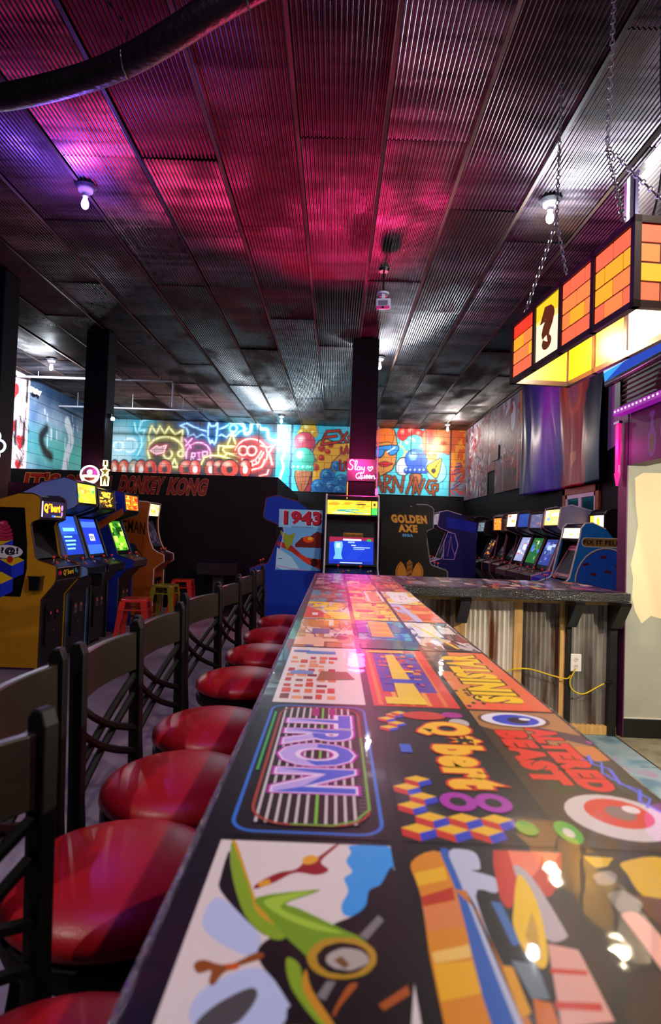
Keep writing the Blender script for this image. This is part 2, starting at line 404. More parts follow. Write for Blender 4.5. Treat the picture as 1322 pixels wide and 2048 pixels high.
seam0 = .26 - .62 * 11
for cx in range(17):
    xs = seam0 + cx * .62
    off = (4.23 if cx in (10, 11) else 4.23 + rnd.choice([0, .3, -.5, .9, -1.0, 1.3])) - 2.44 * 4
    for cy in range(10):
        y = off + cy * 2.44
        if y + 2.44 < BACKY or y > FARY: continue
        o = bpy.data.objects.new('corrugated_sheet', ceil_me[rnd.choice([0, 0, 1, 1, 2])]); COL.objects.link(o); o.parent = ce
        o.location = (xs + .31, y + 1.22, CEIL + (.004 if (cx + cy) % 2 else -.004) + rnd.uniform(-.003, .003)); o.rotation_euler = (rnd.uniform(-.002, .004), rnd.uniform(-.012, .012), 0)

lap_m = rusty('seam_strip', '5e4c44', '4a2c1c', .65, .4, .5, (1, .3, 1), 2.5)
for cx in range(1, 17):
    MB().box(-.013, .013, BACKY, FARY - .02, -.016, -.0125).build('seam_strip', lap_m, ce, loc=(seam0 + cx * .62 - .004, 0, CEIL))
# ---- outer walls
wf = MB().box(LEFTX - .2, RIGHTX + .2, FARY, FARY + .2, 0, CEIL + .03).build('wall_far', M_BLACK); tag(wf, kind='structure')
wl = MB().box(LEFTX - .2, LEFTX, BACKY, FARY, 0, CEIL + .03).build('wall_left', M_BLACK); tag(wl, kind='structure')
wr = MB().box(RIGHTX, RIGHTX + .2, BACKY, FARY, 0, CEIL + .03).build('wall_right', M_BLACK); tag(wr, kind='structure')
wb = MB().box(LEFTX - .2, RIGHTX + .2, BACKY - .2, BACKY, 0, CEIL + .03).build('wall_back', pmat('dark_back_wall', '1c1820', .6, var=.3)); tag(wb, kind='structure')

# mural on the far wall, painted over concrete blocks (local x from the left corner, y up from the dado)
MZ = 2.5
R1 = Ras(9.6, 1.8, .0145, '0c1120')
def mp(cx, cy, ox=200, oy=820, sc=3.479):
    px = ox + cx / sc; py = oy + cy / sc
    return (.08 + (px - 225) * .013537, 4.29 - .01354 * (py - 838 - (px - 228) * .035) - MZ)
def P(*a): return [mp(*p) for p in a]
def Q(*a): return [mp(p[0], p[1], 560, 840, 3.672) for p in a]
nz = R1.noise(.5, 3)
R1.mix((nz - .35) * .5, '1c2440')
for cx, cy, r, c in ((150, 120, .45, '7fd8ea'), (200, 240, .5, 'd4f2f6'), (110, 260, .45, 'e6f8fa'), (280, 120, .35, '35b6cc'), (260, 300, .3, '54c0d4'), (120, 330, .4, 'cfeef6')):
    x, y = mp(cx, cy); R1.ell(x, y, r, r * .8, c, e=r * 1.3, op=.6)
CY, YE, BL, PK, RD = 'c8fbff', 'fff6b0', 'bfe6ff', 'ffc4e4', 'ffb6a8'
for cx, cy, r in ((200, 245, .2), (120, 250, .13)):
    x, y = mp(cx, cy); R1.neon(circ(x, y, r, r * .9), .05, 'ffffff', '9fe4f0', .14, True)
R1.neon(P((340, 60), (275, 72), (258, 145), (300, 140), (272, 230), (300, 225), (250, 320)), .05, CY, '18b4cc', .14)
R1.neon(P((225, 90), (240, 150), (270, 180), (285, 240), (260, 310)), .04, CY, '18b4cc', .12)
# flaming skull
R1.neon(P((335, 230), (325, 180), (345, 110), (380, 165), (402, 112), (440, 168), (466, 118), (512, 172), (562, 140), (560, 230)), .045, YE, 'a89410', .10)
x, y = mp(450, 290); R1.ell(x, y, .48, .38, '0b0d10'); R1.neon(circ(x, y, .48, .40, 30, -.2, PI + .5), .05, YE, 'b8a020', .11)
for cx, cy, r in ((468, 308, .12), (562, 305, .09)):
    x, y = mp(cx, cy); R1.neon(circ(x, y, r), .045, YE, 'b8a020', .09, True)
R1.neon(P((515, 340), (495, 395), (540, 400)), .04, YE, 'b8a020', .09, True)
R1.ell(*mp(410, 268), .3, .13, '5c0f16', e=.08); R1.poly(P((342, 282), (385, 252), (405, 262), (455, 248), (438, 295), (385, 305)), 'c9a8ac'); R1.neon(P((342, 282), (385, 252), (405, 262), (455, 248), (438, 295), (385, 305)), .03, 'ffd8d8', 'd8404c', .06, True)
# bat
R1.neon(P((738, 150), (700, 140), (640, 118), (590, 92), (548, 108), (590, 130), (600, 158), (600, 185), (640, 170), (660, 190), (700, 172), (738, 190)), .04, BL, '1873c0', .09)
R1.neon(P((800, 140), (850, 120), (900, 92), (950, 95), (1010, 132), (960, 150), (930, 180), (895, 168), (870, 192), (835, 172), (800, 190)), .04, BL, '1873c0', .09)
R1.neon(P((745, 90), (760, 112), (785, 112), (802, 88), (805, 150), (800, 200), (790, 240), (770, 215), (760, 235), (742, 190), (740, 130)), .04, BL, '1873c0', .09, True)
x, y = mp(915, 128); R1.neon(circ(x, y, .1), .04, CY, '18b4cc', .1, True)
# tombstone and cross mark
x, y = mp(680, 310); R1.neon([(x - .33, y - .25)] + circ(x, y, .33, .32, 16, PI, 0) + [(x + .33, y - .25)], .035, PK, 'c0308c', .08)
R1.neon(P((580, 205), (625, 265)), .035, PK, 'c0308c', .08); R1.neon(P((630, 200), (588, 250)), .035, PK, 'c0308c', .08)
for st in (((628, 350), (634, 300), (655, 300), (655, 325), (634, 328), (660, 350)), ((672, 298), (692, 296)), ((682, 298), (686, 345)), ((672, 347), (695, 343)), ((712, 340), (708, 290), (742, 290), (742, 315), (712, 320))):
    R1.neon(P(*st), .03, PK, 'c0308c', .06)
# witch hat and jaw
R1.neon(P((908, 165), (872, 262), (945, 262)), .035, YE, 'a88c18', .09, True)
x, y = mp(910, 280); R1.neon(circ(x, y, .24, .1), .035, YE, 'a88c18', .08, True)
R1.neon(P((860, 255), (820, 250), (815, 310), (850, 320)), .035, YE, 'a88c18', .08); R1.neon(P((850, 330), (880, 300), (930, 315), (970, 330)), .035, YE, 'a88c18', .08)
R1.neon(P((700, 380), (720, 335), (770, 315), (830, 320), (890, 340), (950, 360)), .035, YE, 'a88c18', .09); R1.neon(P((765, 360), (748, 395), (785, 395)), .03, YE, 'a88c18', .07, True)
# red laughing disc
x, y = mp(1045, 310); R1.ell(x, y, .52, .45, '4a0e12', e=.2, op=.8); R1.neon(circ(x, y, .44, .42, 30, -2.2, 2.9), .035, 'ffb0a0', 'c82c24', .09)
for cx in (990, 1050):
    x, y = mp(cx, 285); R1.neon(circ(x, y, .12), .035, RD, 'c82c24', .07, True)
R1.neon(P((985, 335), (1030, 365), (1080, 350), (1115, 290)), .035, RD, 'c82c24', .08); R1.neon(P((985, 345), (1040, 392), (1095, 370), (1130, 300)), .035, RD, 'c82c24', .08)
for cx, cy in ((1005, 355), (1030, 372), (1055, 375), (1080, 362), (1100, 340)): R1.neon(P((cx, cy - 8), (cx + 5, cy + 16)), .02, RD, 'c82c24', .04)
R1.neon(P((1110, 250), (1160, 260), (1200, 252), (1170, 300), (1195, 380)), .035, RD, 'c82c24', .08); R1.neon(P((1050, 420), (1120, 400), (1140, 350)), .035, RD, 'c82c24', .08); R1.neon(P((1110, 460), (1160, 450), (1170, 420)), .03, RD, 'c82c24', .07)
# cyan worm
R1.neon(smooth_path(P((890, 85), (980, 95), (1000, 165), (1035, 150), (1045, 95), (1080, 90), (1105, 130), (1150, 140), (1165, 200), (1215, 215)), 5), .06, CY, '1690a8', .13)
# swollen red letters along the foot of the wall
for cx, w, c in ((100, 34, 'c8321e'), (165, 40, 'd2442a'), (235, 38, '8f8f86'), (285, 40, 'c23a20'), (350, 44, 'cc2a1a'), (450, 48, 'd8341e'), (600, 50, 'c22c1a'), (660, 40, 'cc2a1a'), (770, 40, 'a82014'), (830, 46, '981c14'), (900, 60, 'c83420'), (1010, 40, 'a82418')):
    x, y = mp(cx, 410); ww = w * .0039; R1.ell(x, y, ww * 1.12, .27, '14080a'); R1.ell(x, y, ww, .23, c); R1.ell(x, y - .02, ww * .4, .1, '2a1414' if w > 42 else 'e8dcd0', e=.04); R1.ell(x - ww * .3, y + .12, ww * .4, .06, 'f0b8a0', e=.08, op=.7)
# wall strip with the pale blue paint
x0 = mp(1222, 0)[0]; R1.rect(x0, -1, 4.92, 3, '1f9fc4'); R1.mix((R1.X > x0) * (R1.X < 4.92) * (R1.Y - .6) * .8, '8fe2ee')
R1.neon(smooth_path(P((1230, 200), (1270, 230), (1280, 290), (1262, 350), (1275, 400), (1250, 480)), 5), .05, 'd8ffff', '28c4dc', .12)
# right-hand mural: sweets, pizza, face
R1.rect(4.9, -1, 9.7, 3, '35b6d2'); R1.mix((R1.X > 4.9) * (nz - .35) * .8, '8fdcec')
R1.rect(4.86, -1, 4.93, 3, '0e3a5a')
OUT = '0c1222'
def scoop(cx, cy, r, c, li, da):
    x, y = mp(cx, cy, 560, 840, 3.672); R1.ball(x, y, r, r * .95, c, li, da)
def blob(pts, c, w=.03): q = smooth_path(Q(*pts), 4, True); R1.poly(q, c); R1.stroke(q, w, OUT, True)
blob([(235, 380), (228, 250), (300, 140), (420, 175), (515, 180), (515, 330), (430, 300), (360, 360), (330, 470), (240, 520)], 'dca033')
blob([(370, 330), (440, 250), (515, 230), (515, 300), (440, 330), (390, 400)], 'c88a3a', .02)
for cx, cy, r in ((297, 212, .09), (342, 236, .07), (362, 185, .07), (296, 280, .08), (248, 296, .06), (256, 348, .1)): scoop(cx, cy, r, 'c62b1d', 'e86048', '8e1a14')
blob([(195, 390), (225, 385), (230, 525), (160, 525)], '9a2430')
blob([(108, 372), (228, 372), (182, 525), (140, 525)], 'a65c34')
for i in range(4): R1.stroke(Q((115 + i * 26, 375), (150 + i * 8, 520)), .012, '5c2e18'); R1.stroke(Q((120, 400 + i * 30), (215, 380 + i * 34)), .01, '5c2e18')
scoop(195, 70, .22, 'efc21e', 'fff2b0', 'b8821a'); scoop(150, 95, .12, 'efc21e', 'fff2b0', 'b8821a'); scoop(235, 100, .11, 'e8b81c', 'fff2b0', 'b8821a')
scoop(170, 165, .28, 'd8405a', 'f6b8b4', 'a8183c'); scoop(165, 285, .30, '38b394', 'c4f4de', '167a62')
for cx in (105, 135, 170, 205, 222): scoop(cx, 350 + (cx % 7), .085, '3fbf9e', 'c4f4de', '167a62')
for cx, cy, r in ((345, 410, .2), (450, 445, .17), (375, 500, .21), (285, 490, .2), (440, 520, .18), (410, 340, .14)):
    scoop(cx, cy, r, '2277b8', '6fc0e8', '123f86'); x, y = mp(cx, cy, 560, 840, 3.672); R1.stroke(circ(x, y, r * .5, r * .45, 16, 0, 4.5), .018, OUT)
# lettering strokes
def let(st, w=.06, c='b8301c'):
    R1.stroke(Q(*st), w + .045, OUT); R1.stroke(Q(*st), w, c)
for st in (((425, 80), (330, 85), (295, 180), (320, 180), (410, 165)), ((315, 130), (400, 120)), ((430, 95), (475, 165)), ((480, 95), (430, 165)), ((515, 105), (492, 130), (505, 165), (530, 150))): let(st, .05)
for st in (((700, 100), (705, 150)), ((722, 95), (740, 150), (765, 95)), ((778, 130), (815, 110), (800, 95), (775, 125), (790, 160), (825, 150))): let(st, .045)
for st in (((440, 205), (445, 245), (465, 250), (480, 195), (490, 245)), ((435, 300), (440, 370), (465, 375), (470, 310)), ((485, 320), (490, 365))): let(st, .03, 'c8283a')
# face with sunglasses
blob([(692, 75), (760, 68), (825, 80), (850, 200), (835, 330), (800, 380), (690, 400)], 'c07c40'); blob([(692, 75), (820, 70), (815, 170), (780, 160), (692, 175)], 'd2641e', .02)
blob([(688, 205), (850, 190), (845, 250), (800, 262), (770, 225), (735, 275), (690, 270)], '2a78c4'); R1.stroke(Q((780, 240), (830, 205)), .03, 'cfe8f8')
blob([(720, 320), (760, 305), (800, 315), (820, 325), (770, 345), (730, 340)], 'b8242a', .02)
for i in range(9):
    a = -1.2 + i * .33; x, y = mp(865, 240, 560, 840, 3.672); R1.poly([(x + .14 * math.cos(a - .14), y + .14 * math.sin(a - .14)), (x + .36 * math.cos(a), y + .36 * math.sin(a)), (x + .14 * math.cos(a + .14), y + .14 * math.sin(a + .14))], 'e8c42c')
blob([(845, 330), (870, 285), (920, 290), (930, 400), (860, 400)], 'b8c4dc')
blob([(1060, 300), (1120, 260), (1200, 330), (1210, 420), (1150, 470), (1080, 420)], '7fd0e0', .02)
scoop(900, 105, .2, 'c41e26', 'f08878', '86121c'); scoop(960, 95, .22, 'c41e26', 'f08878', '86121c'); scoop(1010, 110, .14, 'b81c24', 'f08878', '86121c')
scoop(975, 180, .26, '3fb8b8', 'c0f0ea', '1c7c88'); scoop(930, 185, .16, '4ac4c0', 'c0f0ea', '1c7c88'); scoop(1040, 205, .13, '3fb8b8', 'c0f0ea', '1c7c88')
scoop(990, 295, .30, '1f55c0', '8ad0ee', '0f2a86')
for cx in (925, 955, 990, 1025, 1055): scoop(cx, 375 + (cx % 5) * 4, .085, '1c48b0', '9ac8f0', '0c1f70')
blob([(945, 410), (1040, 410), (1000, 530), (985, 530)], '9a5a38')
blob([(1045, 75), (1235, 80), (1235, 250), (1180, 245), (1100, 240), (1050, 250)], 'd8552a', .02); R1.ell(*mp(1160, 140, 560, 840, 3.672), .3, .26, 'f0a468', e=.3); R1.ell(*mp(1090, 130, 560, 840, 3.672), .12, .3, 'c02a1c', e=.15); R1.ell(*mp(1185, 175, 560, 840, 3.672), .1, .06, 'a83a1e', e=.06)
scoop(1105, 265, .14, 'd8903c', 'fce0a0', '9a5a1c')
blob([(1068, 350), (1150, 290), (1175, 300), (1150, 420), (1120, 420)], 'e8b428'); R1.ell(*mp(1118, 375, 560, 840, 3.672), .07, .07, '2a1c10'); R1.stroke(Q((1118, 375), (1165, 300)), .03, '2a1c10')
for st in (((690, 520), (715, 400), (750, 530)), ((700, 480), (745, 470)), ((770, 530), (765, 410), (810, 420), (800, 460), (770, 470), (815, 530)), ((830, 530), (835, 420), (890, 530), (900, 420)), ((930, 540), (965, 420)), ((975, 545), (990, 430), (1020, 545), (1055, 440)), ((1140, 450), (1090, 450), (1070, 500), (1100, 540), (1150, 520), (1150, 480), (1110, 480), (1130, 560))): let(st, .05, '8e4424')
R1.rect(9.2, 0, 9.7, 2, 'e08a2c'); R1.mix((R1.X > 9.2) * np.clip(.9 - R1.Y, 0, 1) * 1.2, '3a86a8'); R1.mix((R1.X > 9.2) * (R1.noise(.12, 9) > .55) * .8, 'c43a1c'); R1.rect(9.16, 0, 9.21, 2, '5a1c14')
for i in range(8): R1.stroke([(9.25 + .04 * (i % 4), .2 + .1 * i), (9.5 - .03 * (i % 3), .35 + .08 * i)], .03, '1c4c8a')
for st in ([(8.12, 1.75), (8.12, 1.1), (8.5, 1.1)], [(8.52, 1.75), (8.52, 1.1), (8.8, 1.1)], [(4.0, 1.75), (4.0, 1.3)]): R1.stroke(st, .03, '180c0c')

def block_wall(parent, ras, nb, nr, bw, bh, origin, u, v, mat, skip=None):
    g = .0035
    for r in range(nr):
        xs = [0] + [bw * (i + (.5 if r % 2 else 1)) for i in range(nb + 1)]
        for i in range(len(xs) - 1):
            x0, x1 = xs[i], min(xs[i + 1], ras.w)
            if x1 - x0 < .06: continue
            painted_patch('concrete_block', ras, x0 + g, r * bh + g, x1 - g, r * bh + bh - g, mat, parent, origin, u, v, depth=.014)
block_wall(wf, R1, 24, 9, .4, .2, (LEFTX, FARY - .001, MZ), (1, 0, 0), (0, 0, 1), M_PAINT)

# left wall: hearts, then the teal figure
R2 = Ras(5.4, 1.9, .016, '4a6486')
n2 = R2.noise(.6, 11); R2.mix((n2 - .3) * 1.6, '9fb4c4'); R2.mix(np.clip((R2.X - 3.0) / 2.4, 0, 1), 'a8c4cc')
R2.ell(3.2, .55, 1.7, .38, '2fae9c', e=.7); R2.ell(4.4, .45, 1.0, .3, '7fe0cc', e=.5)
R2.mix(np.clip((R2.Y - 1.2) * 1.6, 0, .9) * (R2.X < 4.2), '122a48')
R2.stroke(smooth_path([(1.75, 1.0), (1.55, .8), (1.7, .55), (2.0, .45)], 5), .22, '12181e', e=.12)
R2.stroke(smooth_path([(2.7, 1.3), (2.95, .95), (2.75, .55), (2.65, .05)], 5), .26, 'cdd6dc', e=.06); R2.stroke([(2.78, .5), (2.85, .05)], .03, '6a7a86'); R2.stroke([(2.9, 1.1), (2.92, .8)], .04, '8a97a4')
for i in range(12):
    a, b = rnd.uniform(1.4, 3.4), rnd.uniform(.8, 1.7); R2.stroke([(a, b), (a + .02, b - rnd.uniform(.05, .25))], rnd.uniform(.02, .07), 'dfe8ee', e=.05, op=.7)
for j, y in enumerate((.75, .5, .25, .1)): R2.stroke([(4.2 + .1 * k + .03 * math.sin(k * 3), y + .05 * math.sin(k * 2.1 + j)) for k in range(8)], .025, 'eef6f6')
R2.rect(0, 0, 1.0, 2, 'd9bfc6')
for hx, hy, r in ((.42, 1.55, .2), (.38, .85, .19), (.25, .45, .15), (.75, .62, .16), (.2, .12, .14), (.7, .15, .12)):
    R2.ell(hx - r * .4, hy, r * .6, r * .6, 'a8161e', e=.05); R2.ell(hx + r * .4, hy, r * .6, r * .6, 'a8161e', e=.05); R2.poly([(hx - r * .9, hy - r * .1), (hx + r * .9, hy - r * .1), (hx, hy - r * 1.3)], 'a8161e')
for i in range(16):
    a, b = rnd.uniform(0, .9), rnd.uniform(.05, 1.8); R2.stroke(smooth_path([(a, b), (a + rnd.uniform(-.15, .15), b + .1), (a + rnd.uniform(-.1, .2), b - .1), (a + .05, b + .15)], 4), .025, '1c1418')
for a, b in ((.55, .75), (.85, .75), (.9, 1.6)): R2.stroke([(a, b + .2), (a, b - .2)], .12, '151016', e=.08)
block_wall(wl, R2, 14, 9, .4, .2111, (LEFTX + .001, 10.75, 2.4), (0, 1, 0), (0, 0, 1), M_PAINT)

# right wall: white gloss panel covered with red and black tags
R3 = Ras(5.05, 1.88, .018, '968e9c')
n3 = R3.noise(.5, 4); R3.mix((n3 - .3) * 1.2, '7c6474'); R3.mix(np.clip((R3.X - 2.0) / 2.2, 0, .85) * np.clip(1.5 - R3.Y, 0, 1), '7a3c34'); R3.mix(np.clip((R3.X - 3.3) / 1, 0, .7) * (R3.Y < 1.0), '5c3420')
rg = random.Random(3)
for i in range(230):
    a, b = rg.uniform(.05, 4.9), rg.uniform(.05, 1.8); c = rg.choice(['8c1c24', '9e2a30', '5c1018', '2a1c24', '6e5a64', 'd8ccd2', '8c1c24'])
    R3.stroke(smooth_path([(a, b), (a + rg.uniform(-.12, .2), b + rg.uniform(-.15, .15)), (a + rg.uniform(-.1, .25), b + rg.uniform(-.2, .2)), (a + rg.uniform(0, .3), b + rg.uniform(-.1, .1))], 4), rg.uniform(.025, .06), c)
for i in range(14):
    a = .2 + i * .13; b = rg.uniform(.05, .4); R3.poly([(a, b + .16), (a + .06, b), (a, b - .16), (a - .06, b)], rg.choice(['9c1f22', '201418', 'e4dce0', 'b8402c']))
R3.ell(4.35, 1.45, .2, .34, '2a2430', e=.05); R3.ell(4.35, 1.46, .16, .29, 'c8c6d8'); R3.ell(4.25, 1.62, .1, .1, '9c1c22'); R3.ell(2.75, 1.12, .14, .2, 'a83030', e=.06)
for j in range(4): R3.stroke(circ(4.3, .95, .15 + .07 * j, .12 + .06 * j, 14, PI, 2 * PI), .02, 'c8b8c0' if j % 2 else '6a2028')
R3.poly([(4.75, 1.88), (5.05, 1.88), (5.05, 1.1), (4.85, 1.2)], 'b87838')
for a in (3.7, 4.7):
    for j in range(24): R3.ell(a, .05 + j * .045, .015, .015, 'e8e0e0')
R3.rect(3.8, .62, 4.5, .68, 'a05048')
painted_patch('mural_panel', R3, 0, 0, 2.45, 1.88, M_GRAF, wr, (RIGHTX - .002, 16.13, 2.40), (0, -1, 0), (0, 0, 1), depth=.02)
painted_patch('mural_panel', R3, 2.47, .52, 3.05, 1.88, M_GRAF, wr, (RIGHTX - .002, 16.13, 2.40), (0, -1, 0), (0, 0, 1), depth=.02)
painted_patch('mural_panel', R3, 3.07, 0, 5.04, 1.86, M_GRAF, wr, (RIGHTX - .002, 16.13, 2.40), (0, -1, 0), (0, 0, 1), depth=.02)
M_TRIM = pmat('matt_black_metal', '0b0b0d', .4, .3)
MB().box(RIGHTX - .045, RIGHTX - .02, 12.72, 13.22, 3.12, 3.42).build('vent_cover', M_TRIM, wr)
# lavender upper wall beyond the banner, black below
Art().poly([(0, 2.62), (.6, 2.72), (1.3, 2.80), (3.0, 2.80), (3.0, CEIL), (0, CEIL)], '9c6fae').build('lavender_paint', colmat('eggshell_paint', .6), wr, (RIGHTX - .001, 7.68, 0), (0, -1, 0), (0, 0, 1))

# ---- black partition with the painted slogan, and its return towards the far wall
wp = MB().box(LEFTX + .01, -1.06, 10.75, 10.87, 0, 2.4).box(-1.18, -1.06, 10.87, FARY - .02, 0, 2.4).build('wall_partition', M_BLACK); tag(wp, kind='structure')
a = Art()
def slogan(t, x0, x1, z0, z1):
    a.text(t, x0, z0, x1, z1, 'c8702a', shear=.08, off=.045, bold=.03); a.text(t, x0, z0, x1, z1, '1a0606', shear=.08, off=.018, bold=.03); a.text(t, x0, z0, x1, z1, '7a1210', shear=.08, off=0, bold=.03)
slogan("IT'S", -5.62, -5.0, 2.04, 2.33); slogan('ON', -4.9, -4.52, 2.03, 2.31); slogan('LIKE', -4.42, -4.06, 2.03, 2.31); slogan('DONKEY', -3.9, -3.12, 2.03, 2.33); slogan('KONG', -3.02, -2.33, 2.03, 2.32)
for sx in (-3.62, -2.66):
    a.poly([(sx + (.05 if i % 2 == 0 else .02) * math.sin(i * PI / 5), 2.18 + (.05 if i % 2 == 0 else .02) * math.cos(i * PI / 5)) for i in range(10)], 'a8561e')
a.build('painted_slogan', M_PRINT, wp, (0, 10.75, 0), (1, 0, 0), (0, 0, 1))

# ---- near right: serving wall with an opening, kitchen end wall, boards, awning
M_PURP = pmat('purple_wall_paint', '2c1440', .55, var=.15, vscale=4)
wh = MB().box(NEARX, NEARX + .14, BACKY, JAMBY - .02, 2.05, CEIL).box(NEARX, NEARX + .14, BACKY, .6, 0, 2.05).build('wall_serving', M_PURP); tag(wh, kind='structure')
wk = MB().box(NEARX + .005, RIGHTX, JAMBY, JAMBY + .12, 0, CEIL).build('wall_kitchen', pmat('grey_green_wall', '9a9c8e', .6, var=.06, vscale=8, bump=.05)); tag(wk, kind='structure')
MB().box(NEARX - .004, NEARX + .005, JAMBY - .02, JAMBY + .12, 0, CEIL).build('wall_end', pmat('plum_end_paint', '4a0f40', .5), wk)
c = Art(); c.poly([(.06, 1.96), (.12, 2.0), (1.2, 2.02), (1.2, .86), (.35, .88), (.2, .92), (.13, .86), (.08, .95), (.055, 1.05), (.06, 1.2), (.04, 1.3), (.07, 1.45), (.09, 1.6), (.07, 1.75)], 'e2cfa6'); c.build('paint_patch', colmat('eggshell_paint', .6), wk, (NEARX + .005, JAMBY, 0), (1, 0, 0), (0, 0, 1), gap=.001)
bb = MB().box(NEARX + .005, RIGHTX, JAMBY - .018, JAMBY - .001, 0.009, .15).build('baseboard_kitchen', pmat('black_baseboard', '0d0d0e', .35), bevel=.004); tag(bb, kind='structure')
MB().box(NEARX + .005, RIGHTX, JAMBY - .014, JAMBY - .001, .15, .158).build('caulk_line', pmat('white_caulk', 'c8c4b8', .6), bb)
tr = MB().box(NEARX - .03, NEARX - .001, JAMBY - .03, JAMBY + .02, 2.72, CEIL - .02).build('trim_1', pmat('white_trim_board', 'b8b4c4', .5)); tag(tr, kind='structure')
serv_m = rusty('serving_sheet', '857d74', '4a3424', .45, .6, .42, (1, 1, 1), 3)
def corr_wall(name, y0, y1, z0, z1, x, mat, parent, pitch=.036, amp=.008):
    n = int((z1 - z0) / pitch) * 6; mb = MB()
    for i in range(n + 1):
        z = z0 + (z1 - z0) * i / n; xx = x - amp - amp * math.cos(2 * PI * i / 6); mb.v += [(xx, y0, z), (xx, y1, z)]
    for i in range(n): mb.f.append((2 * i + 1, 2 * i, 2 * i + 2, 2 * i + 3)); mb.c.append(None)
    return mb.build(name, mat, parent, smooth=True)
for (y0, y1) in ((2.12, 4.44), (-.3, 2.1)): corr_wall('corrugated_sheet', y0, y1, 2.72, CEIL - .03, NEARX - .002, serv_m, wh)
# painted bottles on the purple header
b = Art()
def flask(x, s, liq):
    b.poly([(x - .035 * s, .32 * s), (x + .035 * s, .32 * s), (x + .035 * s, .29 * s), (x + .018 * s, .28 * s), (x + .018 * s, .21 * s), (x + .055 * s, .15 * s), (x + .06 * s, .09 * s), (x + .045 * s, .03 * s), (x + .02 * s, 0), (x - .02 * s, 0), (x - .045 * s, .03 * s), (x - .06 * s, .09 * s), (x - .055 * s, .15 * s), (x - .018 * s, .21 * s), (x - .018 * s, .28 * s), (x - .035 * s, .29 * s)], '7f86b8')
    b.poly([(x - .03 * s, .03 * s), (x + .015 * s, .03 * s), (x + .04 * s, .07 * s), (x + .04 * s, .12 * s), (x + .01 * s, .16 * s), (x - .02 * s, .15 * s), (x - .038 * s, .1 * s)], liq)
flask(.34, 1.0, '5fa046')
b.ell(.55, .17, .10, .15, 'b9a8c8'); b.ell(.55, .17, .08, .13, '3a1c50'); b.ell(.55, .19, .06, .09, 'c84050'); flask(.8, 1.0, '3a7ac0')
b.build('painted_bottles', colmat('eggshell_paint', .6), wh, (NEARX, JAMBY - .02, 2.08), (0, -1, 0), (0, 0, 1))

# ---- columns
def column(x0, x1, y0, y1, label):
    t = empty('support_column', ((x0 + x1) / 2, (y0 + y1) / 2, 0), 0, label, 'column'); w, d = (x1 - x0) / 2, (y1 - y0) / 2
    MB().box(-w, w, -d, d, 0, CEIL - .02).build('shaft', M_COLUMN, t, bevel=.012)
    MB().box(-w - .02, w + .02, -d - .02, d + .02, 0, .12).build('plinth', M_COLUMN, t, bevel=.006)
    return t
column(-4.15, -3.78, 6.60, 6.92, 'black square column at the left edge, carrying the blue petal neon')
column(-3.71, -3.38, 8.62, 8.94, 'black square column behind the left cabinets, carrying the pink ring neon')
pil = column(.17, .55, 8.62, 9.00, 'black square column in the middle, carrying the pink script neon')

